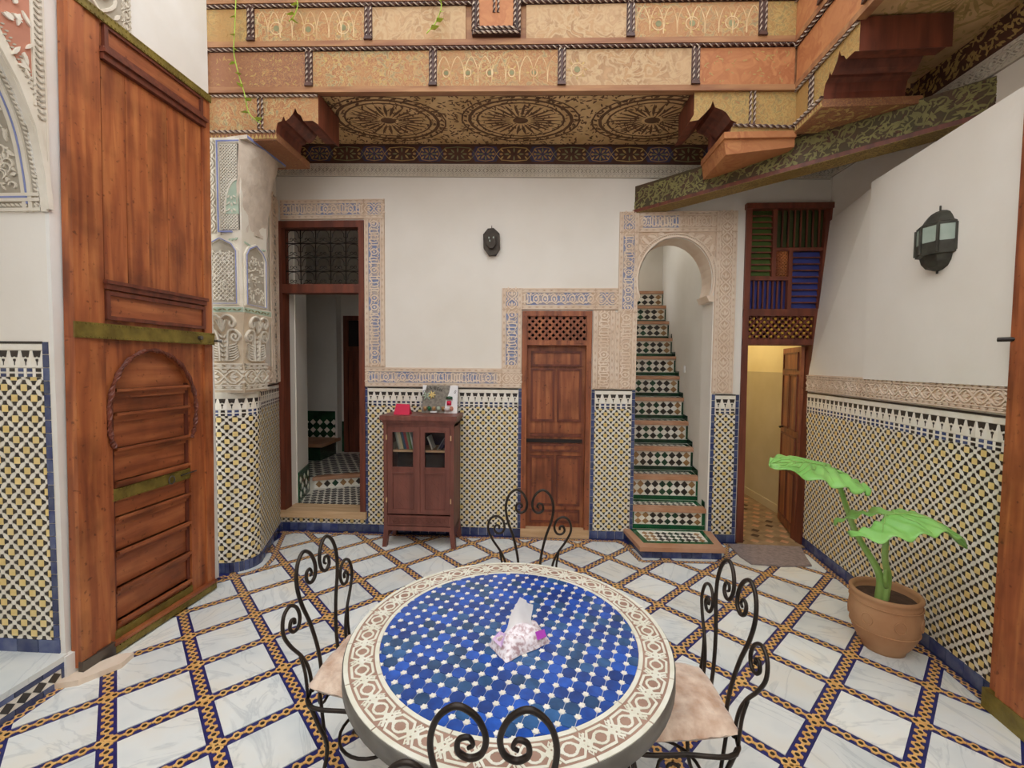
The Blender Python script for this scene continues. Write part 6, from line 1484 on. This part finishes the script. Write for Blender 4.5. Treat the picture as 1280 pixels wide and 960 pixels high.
def big_leaf(ctr, tip_dir, up, length, width, droop, lobe, wav, seed, cup=.10):
    """heart shaped blade: spine from lobes to tip, cupped along the midrib"""
    t_ = V(tip_dir).normalized(); up = V(up); n_ = (up - t_ * up.dot(t_)).normalized(); s_ = t_.cross(n_); N1, N2 = 52, 12; vs_, fs_ = [], []
    rr_ = random.Random(seed)
    for i in range(N1 + 1):
        q = i / N1; a = -lobe + (1 + lobe) * q             # along the spine, 0 at the stalk
        w_ = width * (max(0, 1 - ((q - .36) / .64) ** 2) ** .75 if q > .36 else max(0, 1 - ((.36 - q) / .40) ** 2) ** .5)
        for j in range(-N2, N2 + 1):
            v = j / N2
            notch = 0
            if a < 0: v2 = math.copysign(max(abs(v), min(.96, .10 + (-a / lobe) * .5)), v if v else 1) if abs(v) < .10 + (-a / lobe) * .5 else v
            else: v2 = v
            x = a * length; y = v2 * w_ * (1 + .035 * math.sin(q * 34 + j * .2))
            z = -cup * abs(v2) ** 1.5 * w_ / width * .9 - droop * max(0, a - .25) ** 2 - (.12 * (a * a) if a < 0 else 0) + wav * math.sin(q * 30) * abs(v2) ** 2 * .012 + .011 * math.sin(q * 44 - abs(v2) * 9) * (1 - abs(v2) ** 3) * min(1, abs(v2) * 4) + .02 * (1 - abs(v2)) * 0
            vs_.append(V(ctr) + t_ * x + s_ * y + n_ * z)
    W_ = 2 * N2 + 1
    for i in range(N1):
        for j in range(W_ - 1):
            p = i * W_ + j; a = -lobe + (1 + lobe) * (i + .5) / N1
            if a < 0 and abs((j + .5 - N2) / N2) < .10 + (-a / lobe) * .5 - .04: continue
            fs_.append([p, p + 1, p + W_ + 1, p + W_])
    lf = MB().add(vs_, fs_).build('leaf', 'leaf', pp, True)
    md = lf.modifiers.new('thick', 'SOLIDIFY'); md.thickness = .003
    i0 = round(lobe / (1 + lobe) * N1)
    vn = MB(); vn.tube([vs_[i * W_ + N2] + n_ * .002 for i in range(i0, N1 - 1, 3)], .004, 6)
    for sg in (-1, 1):
        for k in range(8):
            st_ = i0 + k * 4
            P = [vs_[min(N1, max(0, st_ + (q * 5 if k > 1 else (q * 2 if k else -q * 3)) // 3)) * W_ + N2 + sg * q] + n_ * .0025 for q in range(0, N2, 2)]
            vn.tube(P, [.0028 - .0018 * q / (len(P) - 1) for q in range(len(P))], 5)
    vn.build('leaf_veins', 'stem', lf, True)
big_leaf(L1 + V((-.03, .03, .052)), (-.90, -.20, .19), (.05, -.20, 1), .38, .22, .10, .55, 1.4, 1, .055)
big_leaf(L2 + V((.005, .02, .03)), (.95, -.12, .16), (-.03, -.02, 1), .36, .20, .36, .62, 1.4, 2, .05)

# ================================================================== HANGING VINES
def vine(pts, lab, nleaf):
    o = thing('hanging_vine', lab, 'vine', tuple(pts[0]), 'vines hanging over the balcony')
    P = cr(pts, 8); MB().tube(P, .004, 5).build('vine_stem', 'vine', o, True)
    rv = random.Random(len(pts) + nleaf)
    for k in range(nleaf):
        p = P[int((k + .6) * (len(P) - 1) / nleaf)]; a = rv.random() * 2 * PI; d = V((math.cos(a), -abs(math.sin(a)) * .6, rv.uniform(-.5, .3))).normalized(); s_ = d.cross(ZA).normalized(); l = rv.uniform(.05, .075)
        n_ = s_.cross(d)
        MB().add([p, p + d * l * .35 + s_ * l * .38 + n_ * .004, p + d * l + n_ * -.006, p + d * l * .35 - s_ * l * .38 + n_ * .004, p + d * l * .4 - n_ * .004], [[0, 1, 4], [1, 2, 4], [2, 3, 4], [3, 0, 4]]).build('vine_leaf', 'vine', o)
yv = 3.306
vine([(-2.27, yv, 4.75), (-2.275, yv, 4.45), (-2.29, yv, 4.2), (-2.30, yv, 4.03), (-2.27, yv, 3.88), (-2.225, yv, 3.73), (-2.19, yv, 3.58), (-2.10, yv, 3.50)], 'long trailing green vine reaching down to the pier', 11)
vine([(-1.83, yv, 4.75), (-1.82, yv, 4.45), (-1.80, yv, 4.36), (-1.83, yv, 4.28), (-1.87, yv, 4.24)], 'short curled green vine over the balcony panel next to the long trailing vine', 5)
vine([(-.77, yv, 4.75), (-.76, yv, 4.42), (-.72, yv, 4.32), (-.76, yv, 4.20), (-.83, yv, 4.12)], 'short green vine beside the stepped tab of the balcony', 6)
vine([(.08, yv, 4.75), (.07, yv, 4.5), (.09, yv, 4.40)], 'stub of green vine at the balcony edge beyond the stepped tab', 3)
